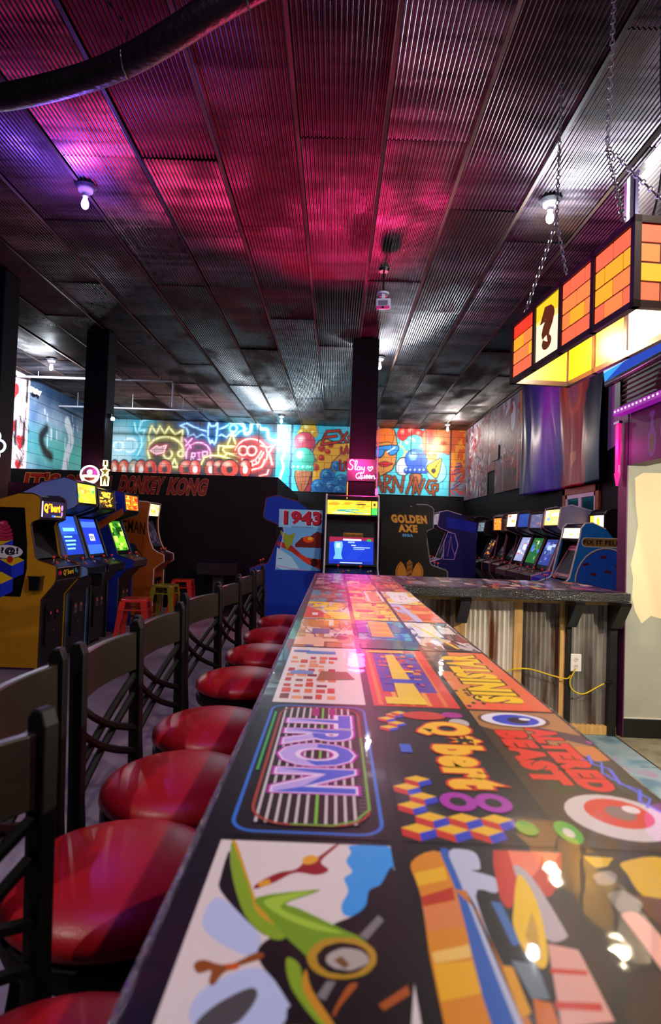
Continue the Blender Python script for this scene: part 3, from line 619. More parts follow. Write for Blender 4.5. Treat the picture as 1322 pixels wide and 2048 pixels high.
# ================================================================ THE BAR
M_RESIN = colmat('print_under_resin', .4, coat=.3, coat_rough=.03, bump=.05, bscale=14, spec=.15)
M_EDGE = pmat('black_glitter_edge', '101014', .12, .0, coat=1.0, coat_rough=.05, bump=.9, bscale=130)
M_BARBLK = pmat('black_gloss_paint', '0c0b0d', .25, coat=.5, bump=.15, bscale=30)
M_PINE = pmat('raw_pine', 'c79a5a', .6, var=.25, vscale=6, stretch=(6, 6, .6), bump=.1)
M_DKWOOD = pmat('black_stained_wood', '100e0e', .35, var=.3, vscale=8, bump=.1)
A1=[
('d9d0cf',[(-0.129,0.74),(0.086,0.736),(0.072,0.475),(-0.13,0.464)]),
('2f97e6',[(0.033,0.737),(0.085,0.736),(0.079,0.684),(0.062,0.659),(0.049,0.647),(0.044,0.621),(0.03,0.604),(0.021,0.607),(0.02,0.623),(0.027,0.645),(0.023,0.668),(0.032,0.681),(0.026,0.702),(0.032,0.721)]),
('0b0a0c',[(0.081,0.686),(0.062,0.659),(0.049,0.647),(0.044,0.621),(0.03,0.604),(0.014,0.593),(-0.0,0.58),(-0.04,0.572),(-0.056,0.554),(-0.051,0.533),(-0.024,0.492),(-0.027,0.47),(0.072,0.475)]),
('b3c2e6',[(-0.106,0.626),(-0.06,0.576),(-0.056,0.554),(-0.064,0.543),(-0.098,0.563),(-0.115,0.588)]),
('b3c2e6',[(-0.096,0.502),(-0.054,0.53),(-0.025,0.494),(-0.025,0.486),(-0.032,0.469),(-0.094,0.466)]),
('0b0a0c',[(-0.111,0.715),(-0.111,0.663),(-0.106,0.636),(-0.07,0.588),(-0.052,0.571),(-0.076,0.6),(-0.101,0.672)]),
('4a4a4c',[(-0.093,0.466),(-0.082,0.487),(-0.058,0.506),(-0.05,0.5),(-0.055,0.482),(-0.066,0.468)]),
('7fa322',[(-0.111,0.736),(-0.079,0.653),(-0.066,0.621),(-0.033,0.584),(-0.036,0.566),(-0.052,0.571),(-0.076,0.6),(-0.101,0.672)]),
('c99a28',[(-0.111,0.736),(-0.105,0.732),(-0.073,0.639),(-0.061,0.611),(-0.033,0.587),(-0.036,0.58),(-0.064,0.604),(-0.078,0.646)]),
('6f9a1c',[(-0.067,0.628),(-0.007,0.645),(-0.009,0.639),(-0.036,0.62),(-0.022,0.612),(0.02,0.584),(0.039,0.571),(0.05,0.549),(0.041,0.528),(0.019,0.52),(-0.003,0.526),(-0.013,0.546),(-0.032,0.569),(-0.055,0.602)]),
('9cc23a',[(-0.058,0.625),(-0.011,0.642),(-0.036,0.623),(-0.039,0.609),(-0.001,0.589),(0.02,0.578),(-0.009,0.583),(-0.043,0.602)]),
('7fa322',[(-0.03,0.542),(-0.018,0.535),(-0.011,0.509),(0.013,0.472),(0.002,0.471),(-0.023,0.508)]),
('c48a20',[(-0.012,0.53),(-0.006,0.507),(0.013,0.472),(0.007,0.471),(-0.013,0.506)]),
('8e1b1b',[(-0.071,0.642),(-0.07,0.652),(-0.05,0.673),(-0.031,0.681),(-0.02,0.699),(-0.006,0.709),(0.016,0.741),(0.017,0.736),(-0.003,0.7),(0.006,0.683),(-0.007,0.672),(-0.031,0.675),(-0.052,0.655)]),
('d89a2c',[(-0.07,0.654),(-0.058,0.661),(-0.055,0.651),(-0.067,0.645)]),
('e0a32c',[(-0.024,0.703),(-0.016,0.712),(-0.006,0.706),(-0.011,0.695),(-0.022,0.692)]),
('8a4a18',[(-0.109,0.53),(-0.102,0.536),(-0.08,0.531),(-0.057,0.548),(-0.051,0.541),(-0.079,0.525),(-0.087,0.508),(-0.092,0.511),(-0.093,0.524),(-0.103,0.52)]),
('c0581a',[(-0.082,0.532),(-0.07,0.534),(-0.07,0.527),(-0.079,0.524)]),
('77777a',[(0.036,0.576),(0.056,0.607),(0.061,0.599),(0.043,0.57)]),
('77777a',[(-0.002,0.5),(0.006,0.517),(0.014,0.517),(0.005,0.496)]),
('a4541a',[(0.012,0.486),(0.024,0.513),(0.032,0.514),(0.018,0.492),(0.013,0.481)]),
('a4541a',[(0.048,0.494),(0.074,0.516),(0.075,0.506),(0.052,0.488)]),
('b08a20',[(0.05,0.547),(0.049,0.54),(0.045,0.533),(0.04,0.528),(0.034,0.524),(0.026,0.521),(0.019,0.52),(0.011,0.52),(0.004,0.522),(-0.002,0.526),(-0.007,0.53),(-0.01,0.536),(-0.012,0.543),(-0.011,0.55),(-0.008,0.557),(-0.003,0.563),(0.003,0.568),(0.011,0.571),(0.019,0.572),(0.028,0.572),(0.036,0.57),(0.042,0.565),(0.047,0.56),(0.05,0.553)]),
('120f0c',[(0.044,0.546),(0.042,0.54),(0.04,0.536),(0.036,0.532),(0.031,0.528),(0.026,0.526),(0.02,0.525),(0.014,0.526),(0.008,0.527),(0.004,0.53),(-0.0,0.534),(-0.002,0.538),(-0.003,0.543),(-0.003,0.548),(-0.0,0.553),(0.003,0.558),(0.008,0.561),(0.014,0.564),(0.02,0.565),(0.027,0.564),(0.032,0.563),(0.037,0.56),(0.041,0.556),(0.043,0.551)]),
('a8a29c',[(0.043,0.545),(0.042,0.54),(0.039,0.537),(0.034,0.534),(0.029,0.531),(0.024,0.53),(0.018,0.531),(0.013,0.532),(0.009,0.535),(0.006,0.538),(0.005,0.543),(0.006,0.547),(0.009,0.551),(0.013,0.554),(0.018,0.557),(0.024,0.558),(0.03,0.557),(0.035,0.556),(0.039,0.553),(0.042,0.549)]),
('6b4a20',[(0.012,0.542),(0.019,0.547),(0.026,0.537),(0.021,0.532)]),
]
A2=[
('0e0c0c',[(0.101,0.727),(0.215,0.76),(0.288,0.768),(0.239,0.48),(0.094,0.472)]),
('d88a1c',[(0.101,0.705),(0.139,0.73),(0.142,0.642),(0.135,0.476),(0.098,0.474),(0.103,0.64)]),
('e8b51e',[(0.102,0.683),(0.138,0.699),(0.137,0.673),(0.102,0.659)]),
('b8321c',[(0.103,0.64),(0.14,0.66),(0.138,0.637),(0.103,0.624)]),
('d9824a',[(0.102,0.623),(0.141,0.637),(0.139,0.596),(0.102,0.585)]),
('ecc468',[(0.101,0.557),(0.138,0.57),(0.136,0.553),(0.101,0.543)]),
('eab01a',[(0.1,0.542),(0.136,0.549),(0.135,0.511),(0.099,0.5)]),
('2a5fb4',[(0.139,0.732),(0.15,0.733),(0.15,0.668),(0.16,0.477),(0.135,0.476),(0.142,0.642)]),
('b9c2d8',[(0.15,0.733),(0.18,0.733),(0.179,0.698),(0.168,0.693),(0.192,0.679),(0.185,0.652),(0.161,0.644),(0.16,0.477),(0.154,0.477),(0.15,0.664)]),
('c97a20',[(0.14,0.656),(0.153,0.654),(0.167,0.478),(0.16,0.477),(0.158,0.62)]),
('3f6fae',[(0.175,0.637),(0.185,0.635),(0.187,0.573),(0.178,0.57)]),
('c42a1e',[(0.215,0.76),(0.288,0.768),(0.268,0.692),(0.238,0.648),(0.232,0.682),(0.225,0.697),(0.194,0.628),(0.188,0.656)]),
('f07a58',[(0.222,0.753),(0.264,0.758),(0.248,0.703),(0.232,0.682),(0.218,0.705)]),
('f08a60',[(0.263,0.753),(0.284,0.757),(0.261,0.7),(0.248,0.675)]),
('b9b0b2',[(0.218,0.705),(0.233,0.686),(0.236,0.602),(0.233,0.584),(0.214,0.58),(0.215,0.623)]),
('f0c410',[(0.22,0.689),(0.224,0.641),(0.209,0.566),(0.196,0.542),(0.187,0.562),(0.187,0.596),(0.194,0.622)]),
('c99a10',[(0.213,0.623),(0.21,0.598),(0.199,0.553),(0.195,0.563),(0.194,0.585)]),
('6d7c86',[(0.171,0.551),(0.193,0.547),(0.19,0.507),(0.175,0.507)]),
('e0a018',[(0.161,0.544),(0.17,0.543),(0.17,0.492),(0.16,0.487)]),
('e0a898',[(0.212,0.575),(0.238,0.568),(0.234,0.487),(0.189,0.479)]),
('cc3a2a',[(0.203,0.543),(0.235,0.542),(0.233,0.536),(0.201,0.537)]),
('cc3a2a',[(0.193,0.505),(0.231,0.505),(0.229,0.497),(0.191,0.497)]),
('d2701c',[(0.176,0.507),(0.19,0.503),(0.188,0.479),(0.17,0.478)]),
]
A3=[
('12100e',[(0.287,0.765),(0.428,0.776),(0.296,0.482),(0.239,0.48)]),
('d4281c',[(0.286,0.758),(0.294,0.7),(0.24,0.576),(0.237,0.593),(0.242,0.66)]),
('ef6a50',[(0.284,0.75),(0.284,0.706),(0.288,0.69),(0.252,0.613),(0.249,0.625),(0.253,0.672)]),
('f4cf12',[(0.291,0.694),(0.297,0.622),(0.28,0.579),(0.263,0.556),(0.246,0.531),(0.242,0.568),(0.244,0.591),(0.253,0.613)]),
('f4f0ee',[(0.264,0.623),(0.285,0.641),(0.298,0.628),(0.284,0.596),(0.277,0.596),(0.27,0.608)]),
('e2b81a',[(0.31,0.734),(0.346,0.732),(0.33,0.713),(0.314,0.708)]),
('8f8a88',[(0.302,0.69),(0.326,0.704),(0.332,0.693),(0.318,0.676),(0.3,0.677)]),
('e0b416',[(0.352,0.723),(0.407,0.736),(0.366,0.657),(0.343,0.659),(0.346,0.698)]),
('6b3a16',[(0.336,0.659),(0.364,0.653),(0.338,0.606),(0.331,0.624)]),
('7d7a78',[(0.304,0.656),(0.326,0.665),(0.336,0.644),(0.316,0.623),(0.302,0.632)]),
('f0b4a4',[(0.298,0.619),(0.322,0.627),(0.325,0.581),(0.298,0.534),(0.28,0.557),(0.277,0.579)]),
('f4dc8c',[(0.276,0.568),(0.289,0.579),(0.298,0.534),(0.291,0.519),(0.277,0.523),(0.267,0.554)]),
('e6402e',[(0.258,0.553),(0.268,0.555),(0.276,0.521),(0.268,0.505),(0.279,0.497),(0.271,0.483),(0.236,0.481),(0.239,0.504)]),
('f0785c',[(0.258,0.548),(0.271,0.547),(0.277,0.519),(0.258,0.509),(0.248,0.517)]),
('f0c890',[(0.276,0.519),(0.289,0.519),(0.281,0.502),(0.27,0.505)]),
]
BX0, BX1, BY0, BY1, RY0, RX1 = -.16, .50, -.5, 5.34, 4.36, 2.15
bt = empty('bar_counter', (.17, 2.4, BAR - .07), 0, 'long L-shaped glossy bar top printed with arcade artwork', 'bar counter')
def rel(p): return (p[0] - .17, p[1] - 2.4, p[2] - (BAR - .07))
mb = MB(); L = [(BX0, BY0), (BX1, BY0), (BX1, RY0), (RX1, RY0), (RX1, BY1), (BX0, BY1)]
mb.prism([(x - .17, y - 2.4) for x, y in L], 'z', 0, .07); mb.build('slab', M_EDGE, bt, bevel=.006)
MB().prism([(-.3295, -2.9), (-.3245, -2.9), (-.3245, 2.93), (-.3295, 2.93)], 'z', .066, .0706).build('foil_edge', pmat('crinkled_silver_foil', '6a6c78', .2, 1.0, bump=1.0, bscale=110), bt)
ink = Art(); ink.poly([(BX0 + .007, BY0), (BX1 - .008, BY0), (BX1 - .008, RY0 + .012), (RX1 - .012, RY0 + .012), (RX1 - .012, BY1 - .012), (BX0 + .012, BY1 - .012)], '0b0a0d')
ink.build('black_field', M_RESIN, bt, rel((0, 0, BAR)), gap=.0002)
CX = ((-.125, .08), (.098, .288), (.303, .488)); RY = (.745, 1.32, 1.955, 2.575, 3.2, 3.87, 4.62, 5.30)
def panel(a): return a.build('art_panel', M_RESIN, bt, rel((0, 0, BAR)), gap=.0006)
def fresh(c, r, col, g=.006):
    x0, x1 = CX[c]; y0 = (.14 if r == 0 else RY[r - 1] + g); y1 = RY[r] - g; a = Art(); a.rect(x0, y0, x1, y1, col); return a, x0, y0, x1, y1
# nearest row, following the printed pictures
for src, c in ((A1, 0), (A2, 1), (A3, 2)):
    a, x0, y0, x1, y1 = fresh(c, 0, src[0][0] if c else 'd9d0cf')
    for col, pts in src[1 if c else 1:]: a.poly([(min(max(px, x0), x1), min(py, y1)) for px, py in (smooth_path(pts, 4, True) if len(pts) > 4 and (c != 1 or len(pts) > 5) else pts)], col)
    if c == 0: a.rect(-.02, .14, .08, .47, '0b0a0c').rect(-.125, .14, -.07, .46, 'b3c2e6').poly([(-.02, .47), (.0, .47), (.06, .3), (.03, .3)], '7fa322')
    if c == 1: a.rect(x0, .14, x0 + .07, .47, 'd88a1c').rect(x0 + .07, .14, x0 + .1, .47, '2a5fb4').rect(x0 + .12, .14, x1, .47, 'e0a898')
    if c == 2: a.rect(x0, .14, x1, .46, 'e6402e').ell(x0 + .09, .34, .06, .09, 'f4cf12')
    panel(a)
# grid-game marquee
a, x0, y0, x1, y1 = fresh(0, 1, '0a0a0e')
a.rrect(x0 + .006, y0 + .012, x1 - .006, y1 - .01, .03, .005, '2f6fd0'); a.rrect(x0 + .026, y0 + .03, x1 - .02, y1 - .022, .05, None, '55524e')
for i in range(46):
    y = y0 + .035 + i * (y1 - y0 - .06) / 46; a.rect(x0 + .03, y, x1 - .024, y + .0052, '15110f')
for i in range(11):
    x = x0 + .035 + i * (x1 - x0 - .075) / 10; a.rect(x - .006, y0 + .034, x + .006, y1 - .026, '15110f'); a.rect(x - .002, y0 + .034, x + .002, y1 - .026, 'c9c2c4' if i != 6 else '7ac23a')
a.rrect(x0 + .026, y0 + .03, x1 - .02, y1 - .022, .05, .004, 'a8402e')
a.line([(x1 - .02, y1 - .2), (x1 - .02, y0 + .08), (x1 - .04, y0 + .045), (x1 - .07, y0 + .031), (x0 + .08, y0 + .031)], .004, '6fa83a'); a.line([(x0 + .016, y1 - .06), (x0 + .016, y0 + .2)], .004, '3fae5a')
a.rect(x0 + .09, y1 - .08, x0 + .105, y1 - .03, 'a0186a').rect(x0 + .125, y1 - .07, x0 + .14, y1 - .03, 'a0186a')
tx = (x0 + .045, y0 + .125, x1 - .035, y1 - .075)
a.text('TRON', *tx, 'b02aa8', rot=1, off=.05, bold=.05); a.text('TRON', *tx, 'e8d4f0', rot=1, off=.022, bold=.05); a.text('TRON', *tx, '3f5fd0', rot=1, bold=.03)
n0 = len(a.items); a.text('TRON', *tx, 'b8b4f0', rot=1, bold=.03)
vs, fs, _ = a.items[-1]; mid = (tx[0] + tx[2]) / 2 - .01; fs2 = [f for f in fs if sum(vs[i][0] for i in f) / len(f) < mid]; a.items[-1] = (vs, fs2, 'b9a4e8')
panel(a)
# cube-hopping marquee
a, x0, y0, x1, y1 = fresh(1, 1, '0c0a0b')
def cubes(ax, ay, nx, ny, s):
    for i in range(nx):
        for j in range(ny):
            cx = ax + i * s * 2 + (s if j % 2 else 0); cy = ay + j * s * 1.5
            a.poly([(cx - s, cy), (cx, cy + s * .6), (cx + s, cy), (cx, cy - s * .6)], 'e8b81e'); a.poly([(cx - s, cy), (cx, cy - s * .6), (cx, cy - s * 1.5), (cx - s, cy - s * .9)], 'c4281e'); a.poly([(cx, cy - s * .6), (cx + s, cy), (cx + s, cy - s * .9), (cx, cy - s * 1.5)], '2038c0')
cubes(x0 + .022, y0 + .035, 3, 2, .022); cubes(x0 + .022, y0 + .1, 1, 4, .02); cubes(x0 + .02, y1 - .13, 1, 4, .018); cubes(x0 + .05, y1 - .035, 2, 1, .018)
a.ell(x0 + .1, y1 - .05, .045, .028, 'c8321e').ell(x0 + .16, y1 - .04, .022, .02, 'a8188a').ell(x0 + .165, y1 - .09, .02, .026, 'b8b4b4').rect(x0 + .03, y0 + .3, x0 + .05, y0 + .34, '2f5fc8')
tx = (x0 + .075, y0 + .16, x1 - .008, y1 - .09)
a.text('Q*bert', *tx, 'd0301c', rot=1, off=.06, bold=.05); a.text('Q*bert', *tx, 'f0b81c', rot=1, off=.02, bold=.05)
for i, (yy) in enumerate((y0 + .12, y0 + .09)): a.ell(x0 + .09 + i * .05, y0 + .115, .026, .03, 'a82aa8').ell(x0 + .09 + i * .05, y0 + .115, .012, .014, '0c0a0b')
a.ell(x0 + .165, y0 + .045, .014, .02, '3fa02c'); panel(a)
# beast marquee: two staring eyes and red lettering
a, x0, y0, x1, y1 = fresh(2, 1, '3a2a1c')
a.poly([(x0, y1), (x1, y1), (x1, y1 - .24), (x0 + .08, y1 - .18), (x0, y1 - .1)], 'a87848').poly([(x0 + .07, y1 - .07), (x1, y1 - .14), (x1, y1 - .2), (x0 + .1, y1 - .13)], '3f2e40').poly([(x1 - .06, y1 - .2), (x1, y1 - .2), (x1, y1 - .33)], 'c87a30')
a.poly([(x0 + .02, y0 + .25), (x1, y0 + .3), (x1, y0 + .14), (x0 + .06, y0 + .1)], '2a3a1a').ell(x0 + .08, y1 - .055, .074, .052, '6a3c1c').ell(x0 + .08, y1 - .052, .066, .046, 'dcdcea').ell(x0 + .084, y1 - .055, .048, .036, '2340c8').ell(x0 + .088, y1 - .058, .022, .02, '0a0c30').ell(x0 + .105, y1 - .048, .012, .008, 'dfe6f8')
a.ell(x0 + .1, y0 + .09, .082, .082, '3c3026').ell(x0 + .1, y0 + .09, .07, .068, 'd4ccca').ell(x0 + .105, y0 + .1, .045, .045, 'd8402c').ell(x0 + .108, y0 + .1, .02, .022, '8a7470').ell(x0 + .128, y0 + .112, .012, .012, 'e8e0e0')
a.ell(x0 + .012, y0 + .04, .016, .03, '4fae3a').ell(x0 + .012, y0 + .038, .007, .012, 'd8dccc')
for t, bx in (('BEAST', (x0 + .022, y0 + .19, x0 + .078, y1 - .125)), ('ALTERED', (x0 + .088, y0 + .17, x0 + .14, y1 - .105))):
    a.text(t, *bx, '2a0808', rot=1, off=.07, bold=.06); a.text(t, *bx, 'e0281c', rot=1, off=.03, bold=.05)
a.line([(x1 - .03, y0 + .32), (x1 - .04, y0 + .28), (x1 - .02, y0 + .26), (x1 - .03, y0 + .2), (x1 - .01, y0 + .18), (x1 - .03, y0 + .14), (x1 - .012, y0 + .1)], .006, '5a6ae8'); a.line([(x1 - .05, y0 + .3), (x1 - .02, y0 + .29), (x1 - .04, y0 + .24), (x1 - .01, y0 + .15), (x1 - .03, y0 + .12)], .004, '5a7af0')
panel(a)
# third row
a, x0, y0, x1, y1 = fresh(0, 2, 'd8ccca'); R = random.Random(11)
for i in range(9):
    y = y0 + .03 + i * .052
    for j in range(5):
        if R.random() < .85: xx = x0 + .012 + j * .027; a.rect(xx, y, xx + R.uniform(.014, .026), y + R.uniform(.02, .045), R.choice(['c8401e', 'd86a2a', 'b8281a', '7a2418', 'e08a50']))
a.rect(x0 + .05, y1 - .1, x0 + .14, y1 - .06, '3a78c0').rect(x0 + .01, y1 - .08, x0 + .06, y1 - .05, '3a6ab0').poly([(x0 + .09, y0 + .2), (x0 + .19, y0 + .22), (x0 + .17, y0 + .3), (x0 + .1, y0 + .3)], '8a5a2c').rect(x0 + .02, y0 + .26, x0 + .08, y0 + .3, '6a88c0'); panel(a)
a, x0, y0, x1, y1 = fresh(1, 2, 'd8321c')
for j in range(5): a.rect(x0 + .012 + j * .036, y0 + .01, x0 + .022 + j * .036, y1 - .01, R.choice(['e89a30', 'e0702a']))
a.poly([(x0 + .03, y0 + .12), (x1 - .03, y0 + .12), (x1 - .03, y1 - .05), (x0 + .03, y1 - .05)], '4a1c9a')
for i in range(60): xx = R.uniform(x0 + .03, x1 - .05); yy = R.uniform(y0 + .12, y1 - .08); a.rect(xx, yy, xx + R.uniform(.006, .024), yy + R.uniform(.008, .03), R.choice(['2838c0', 'd8321c', 'c03a78', '2030a8', 'e07a2a']))
a.poly([(x0 + .07, y1 - .08), (x0 + .095, y1 - .08), (x0 + .12, y0 + .03), (x0 + .06, y0 + .03)], 'e8c020').rect(x0 + .03, y0 + .015, x0 + .12, y0 + .07, 'ecc41c').rect(x0 + .02, y1 - .05, x1 - .06, y1 - .02, 'e8b01c').rect(x0 + .06, y0 + .2, x1 - .05, y0 + .24, '2434b8').rect(x0 + .07, y0 + .32, x1 - .06, y0 + .34, 'f0c828'); panel(a)
a, x0, y0, x1, y1 = fresh(2, 2, 'e08048')
a.poly([(x0, y1), (x0 + .07, y1), (x0 + .06, y1 - .28), (x0, y1 - .26)], '4a4c50').rect(x0, y0, x1, y0 + .06, 'e8603c').rect(x1 - .04, y0, x1, y1, 'e06a40').poly([(x0, y0 + .15), (x0 + .04, y0 + .2), (x0 + .03, y0 + .05), (x0, y0 + .03)], 'd8961e')
a.text('SINISTAR', x0 + .04, y0 + .06, x1 - .04, y1 - .04, '3a1a0c', rot=3, off=.06, bold=.04); a.text('SINISTAR', x0 + .04, y0 + .06, x1 - .04, y1 - .04, 'f0c81a', rot=3, off=.02, bold=.05)
for i in range(10): xx = R.uniform(x0, x0 + .05); yy = R.uniform(y0, y0 + .2); a.ell(xx + .004, yy + .01, .005, .008, '2a1408')
panel(a)
# rows further off
PAL = {(0, 3): ('b8744a', ['d89060', 'c8a8a0', '6a5a90', 'e0b090', '8a4a3a', 'c87a30', 'ddd0c8']), (1, 3): ('1c78b8', ['1a50b0', '2aa0c0', '187a98', '123a80']), (2, 3): ('6a6266', ['d8d0d0', 'b8b0b4', '1c1a1e', '8a3a30', 'e8e4e4']),
       (0, 4): ('d8ccd0', ['e8c41c', 'f0d020', 'e0b81a', 'a08090']), (1, 4): ('e8b41c', ['f0d01c', 'e8c018', 'd86a28', 'c8401e', 'f4dc30', 'e08a20']), (2, 4): ('e07a40', ['e8603c', 'd84a2c', 'f0a060', 'b8b0e0', 'e89a50']),
       (0, 5): ('3a9aa8', ['8a5a48', '2f8a98', 'a86a50', '5ab0b8', '6a3a34']), (1, 5): ('d8a028', ['f0c820', '6a2c1c', 'e8b018', 'b8742c', 'e0d0a0']), (2, 5): ('e8b828', ['e8e0e4', 'f0ecec', 'd060a0', 'f0d040']),
       (0, 6): ('8a5a5c', ['6a3a3c', 'b89080', '4a2028', 'c0a0a0', 'a8387a']), (1, 6): ('d8702c', ['f0a030', 'e88a28', 'b83a1c', 'f0c850', '8a1c2c']), (2, 6): ('7a2028', ['d8502c', 'c83a20', '5a1420', 'e87a40']),
       (0, 7): ('9a6a9c', ['7a4a8a', 'd0b0c0', '5a2a4c', 'b070b0', '3a1a2a']), (1, 7): ('a03a9c', ['c04ab0', '7a2a8c', '6a1c40', 'd880c0']), (2, 7): ('7a5a68', ['a88090', '4a2034', 'c0a0a8', 'e06a40'])}
for (c, r), (bg, cols) in PAL.items():
    a, x0, y0, x1, y1 = fresh(c, r, bg, .008); R = random.Random(c * 31 + r)
    a.flamey(R, x0, y0, x1, y1, cols, 64)
    if (c, r) == (1, 3):
        a.rect(x0, y0 + .3, x0 + .04, y1, '2a1ca8').rect(x0, y0, x1, y0 + .16, '1c1a1c').rect(x0 + .05, y0 + .22, x0 + .13, y1 - .02, 'e09a2c')
        for i in range(6): a.line([(x0 + .055, y0 + .26 + i * .055), (x0 + .125, y0 + .25 + i * .055)], .012, 'f0c038' if i % 2 else 'c8742a')
    if (c, r) == (0, 4): a.poly([(x0, y0 + .02), (x0, y0 + .42), (x0 + .12, y0 + .1), (x0 + .12, y0 + .02)], 'd0421c').rect(x0 + .035, y0 + .1, x0 + .06, y0 + .18, 'e8dcd8')
    if (c, r) == (2, 4): a.poly([(x0 + .03, y1), (x0 + .055, y1), (x0 + .09, y0), (x0 + .06, y0)], 'c4bce8').rect(x0 + .09, y0 + .1, x1, y0 + .26, 'e0522c').rect(x0 + .09, y0 + .36, x1, y0 + .5, 'e0522c')
    if (c, r) == (2, 5): a.poly([(x0 + .03, y0 + .1), (x1 - .04, y0 + .08), (x1 - .04, y1 - .06), (x0 + .03, y1 - .04)], 'ece6ea').flamey(R, x0 + .06, y0 + .2, x1 - .06, y1 - .15, ['d84a9a', 'c0a0e0', 'e88ab0'], 10)
    if (c, r) == (1, 5): a.rrect(x0 + .1, y0 + .08, x1 - .01, y1 - .04, .01, .012, 'd0e0f0').rect(x0 + .115, y0 + .12, x1 - .025, y1 - .1, 'd08a2c')
    if (c, r) == (2, 3): a.rect(x0 + .02, y0 + .25, x0 + .11, y1 - .02, 'e4dce0').line([(x0 + .03, y1 - .05), (x0 + .12, y0 + .04)], .012, 'e8c83a')
    panel(a)
for i in range(5):   # return leg
    x0 = .55 + i * .315; a = Art(); a.rect(x0, RY0 + .06, x0 + .3, BY1 - .06, R.choice(['4a1c3c', '3a2430', '2a1a3a'])); a.flamey(R, x0, RY0 + .06, x0 + .3, BY1 - .06, ['a83a5c', '7a4a8a', 'c87a4a', '2a1420', '8a8a9c', '5a2040', 'd0b0a0'], 34); panel(a)

# ---- body under the long leg
bb_ = empty('bar_frontage', (.2, 2.3, 0), 0, 'black panelled bar front under the long counter, behind the stools', 'bar front')
MB().box(-.12, .12, -2.7, 3.0, .01, BAR - .07).build('carcass', M_BARBLK, bb_)
for i in range(8): MB().box(-.135, -.12, -2.66 + i * .7, -2.66 + i * .7 + .62, .16, .92).build('panel', M_DKWOOD, bb_, bevel=.004)
MB().box(-.14, -.12, -2.7, 3.0, .01, .12).build('kick_rail', M_DKWOOD, bb_)
for i in range(6): MB().prism([(-.12, BAR - .09), (-.30, BAR - .09), (-.30, BAR - .13), (-.15, .82), (-.12, .82)], 'y', -2.4 + i * .98, -2.35 + i * .98).build('corbel', M_BARBLK, bb_)

# ---- return leg: pine studs, rusty sheets, black posts and corbels
FY = 4.62
rb = empty('bar_return', (1.35, FY, 0), 0, 'pine-framed counter front clad in rusty corrugated sheets with black corbels', 'bar front')
def rr(x): return x - 1.35
MB().box(rr(.55), rr(2.17), .05, .11, .0, BAR - .071).build('backing_board', pmat('dark_plywood', '2a2018', .7, var=.2), rb)
MB().box(rr(.55), rr(2.17), -.03, .05, BAR - .115, BAR - .071).build('top_rail', M_PINE, rb, bevel=.003)
MB().box(rr(.55), rr(2.17), -.03, .05, .009, .075).build('bottom_rail', M_PINE, rb, bevel=.003)
for x0, x1 in ((.925, 1.015), (1.385, 1.45), (1.735, 1.775)): MB().box(rr(x0), rr(x1), -.025, .05, .075, BAR - .115).build('stud', M_PINE, rb, bevel=.003)
sheet_m = rusty('counter_sheet', 'cfc8bc', '70401c', .45, .2, .5, (3, 1, .35), 3.2, dark='2a1a10')
for i, (x0, x1) in enumerate(((.56, .925), (1.015, 1.385), (1.45, 1.735), (1.815, 2.10))):
    w = x1 - x0; n = int(w / .034) * 6; mb = MB()
    for q in range(n + 1):
        x = x0 + w * q / n; y = .012 - .010 * math.cos(2 * PI * q / 6); mb.v += [(rr(x), y, .075), (rr(x), y, BAR - .115)]
    for q in range(n): mb.f.append((2 * q, 2 * q + 2, 2 * q + 3, 2 * q + 1)); mb.c.append(None)
    mb.build('corrugated_sheet', sheet_m, rb, smooth=True)
M_POST = pmat('worn_black_post', '0e0d0d', .4, var=.5, vscale=9, bump=.3, bscale=25)
for x0, x1 in ((1.775, 1.815), (2.10, 2.16)): MB().box(rr(x0), rr(x1), -.05, .05, .009, BAR - .071).build('post', M_POST, rb, bevel=.004)
for x0, x1 in ((.93, 1.01), (1.76, 1.83), (2.085, 2.165)):
    MB().prism([(-.04, BAR - .072), (-.245, BAR - .072), (-.245, BAR - .10), (-.10, .82), (-.04, .82)], 'x', rr(x0), rr(x1)).build('corbel', M_BARBLK, rb, bevel=.004)
# outlet and yellow cable
ot = empty('wall_outlet', (1.845, FY - .055, .55), 0, 'white duplex electrical outlet on the black counter post', 'outlet')
MB().box(-.04, .04, -.008, .004, -.065, .065).build('cover_plate', pmat('white_plastic', 'd8d4cc', .35), ot, bevel=.003)
for dz in (-.025, .025):
    s_ = MB().lathe([(.0001, 0), (.017, 0), (.017, .003), (.0001, .003)], n=14)
    so = s_.build('socket', pmat('socket_plastic', 'c8c4ba', .4), ot); so.rotation_euler = (PI / 2, 0, 0); so.location = (0, -.008, dz)
    for dx in (-.006, .006): MB().box(dx - .0012, dx + .0012, -.0125, -.011, dz - .003, dz + .006).build('slot', M_TRIM, ot)
M_YEL = pmat('yellow_cable_jacket', 'd8b818', .4)
cb = empty('extension_cable', (1.6, FY - .05, .4), 0, 'thin yellow extension cable looping along the corrugated counter front', 'cable')
pts = smooth_path([(-.35, -.01, .0), (-.24, -.012, .08), (-.1, -.012, .09), (.06, -.012, .05), (.17, -.02, .03), (.2, -.03, .06)], 6); MB().tube(pts, .005, 6).build('cable', M_YEL, cb, smooth=True)
pts = smooth_path([(.24, -.025, .11), (.2, -.02, .02), (.22, -.015, -.05), (.3, -.015, -.08), (.4, -.012, -.03), (.47, -.012, .01)], 6); MB().tube(pts, .005, 6).build('cable', M_YEL, cb, smooth=True)
MB().cyl((.46, -.012, .005), (.5, -.012, .015), .009, .009, 8).box(.5, .535, -.016, -.008, .012, .02).cyl((.49, -.012, .01), (.51, -.012, -.01), .004, .004, 6).build('plug', M_TRIM, cb)

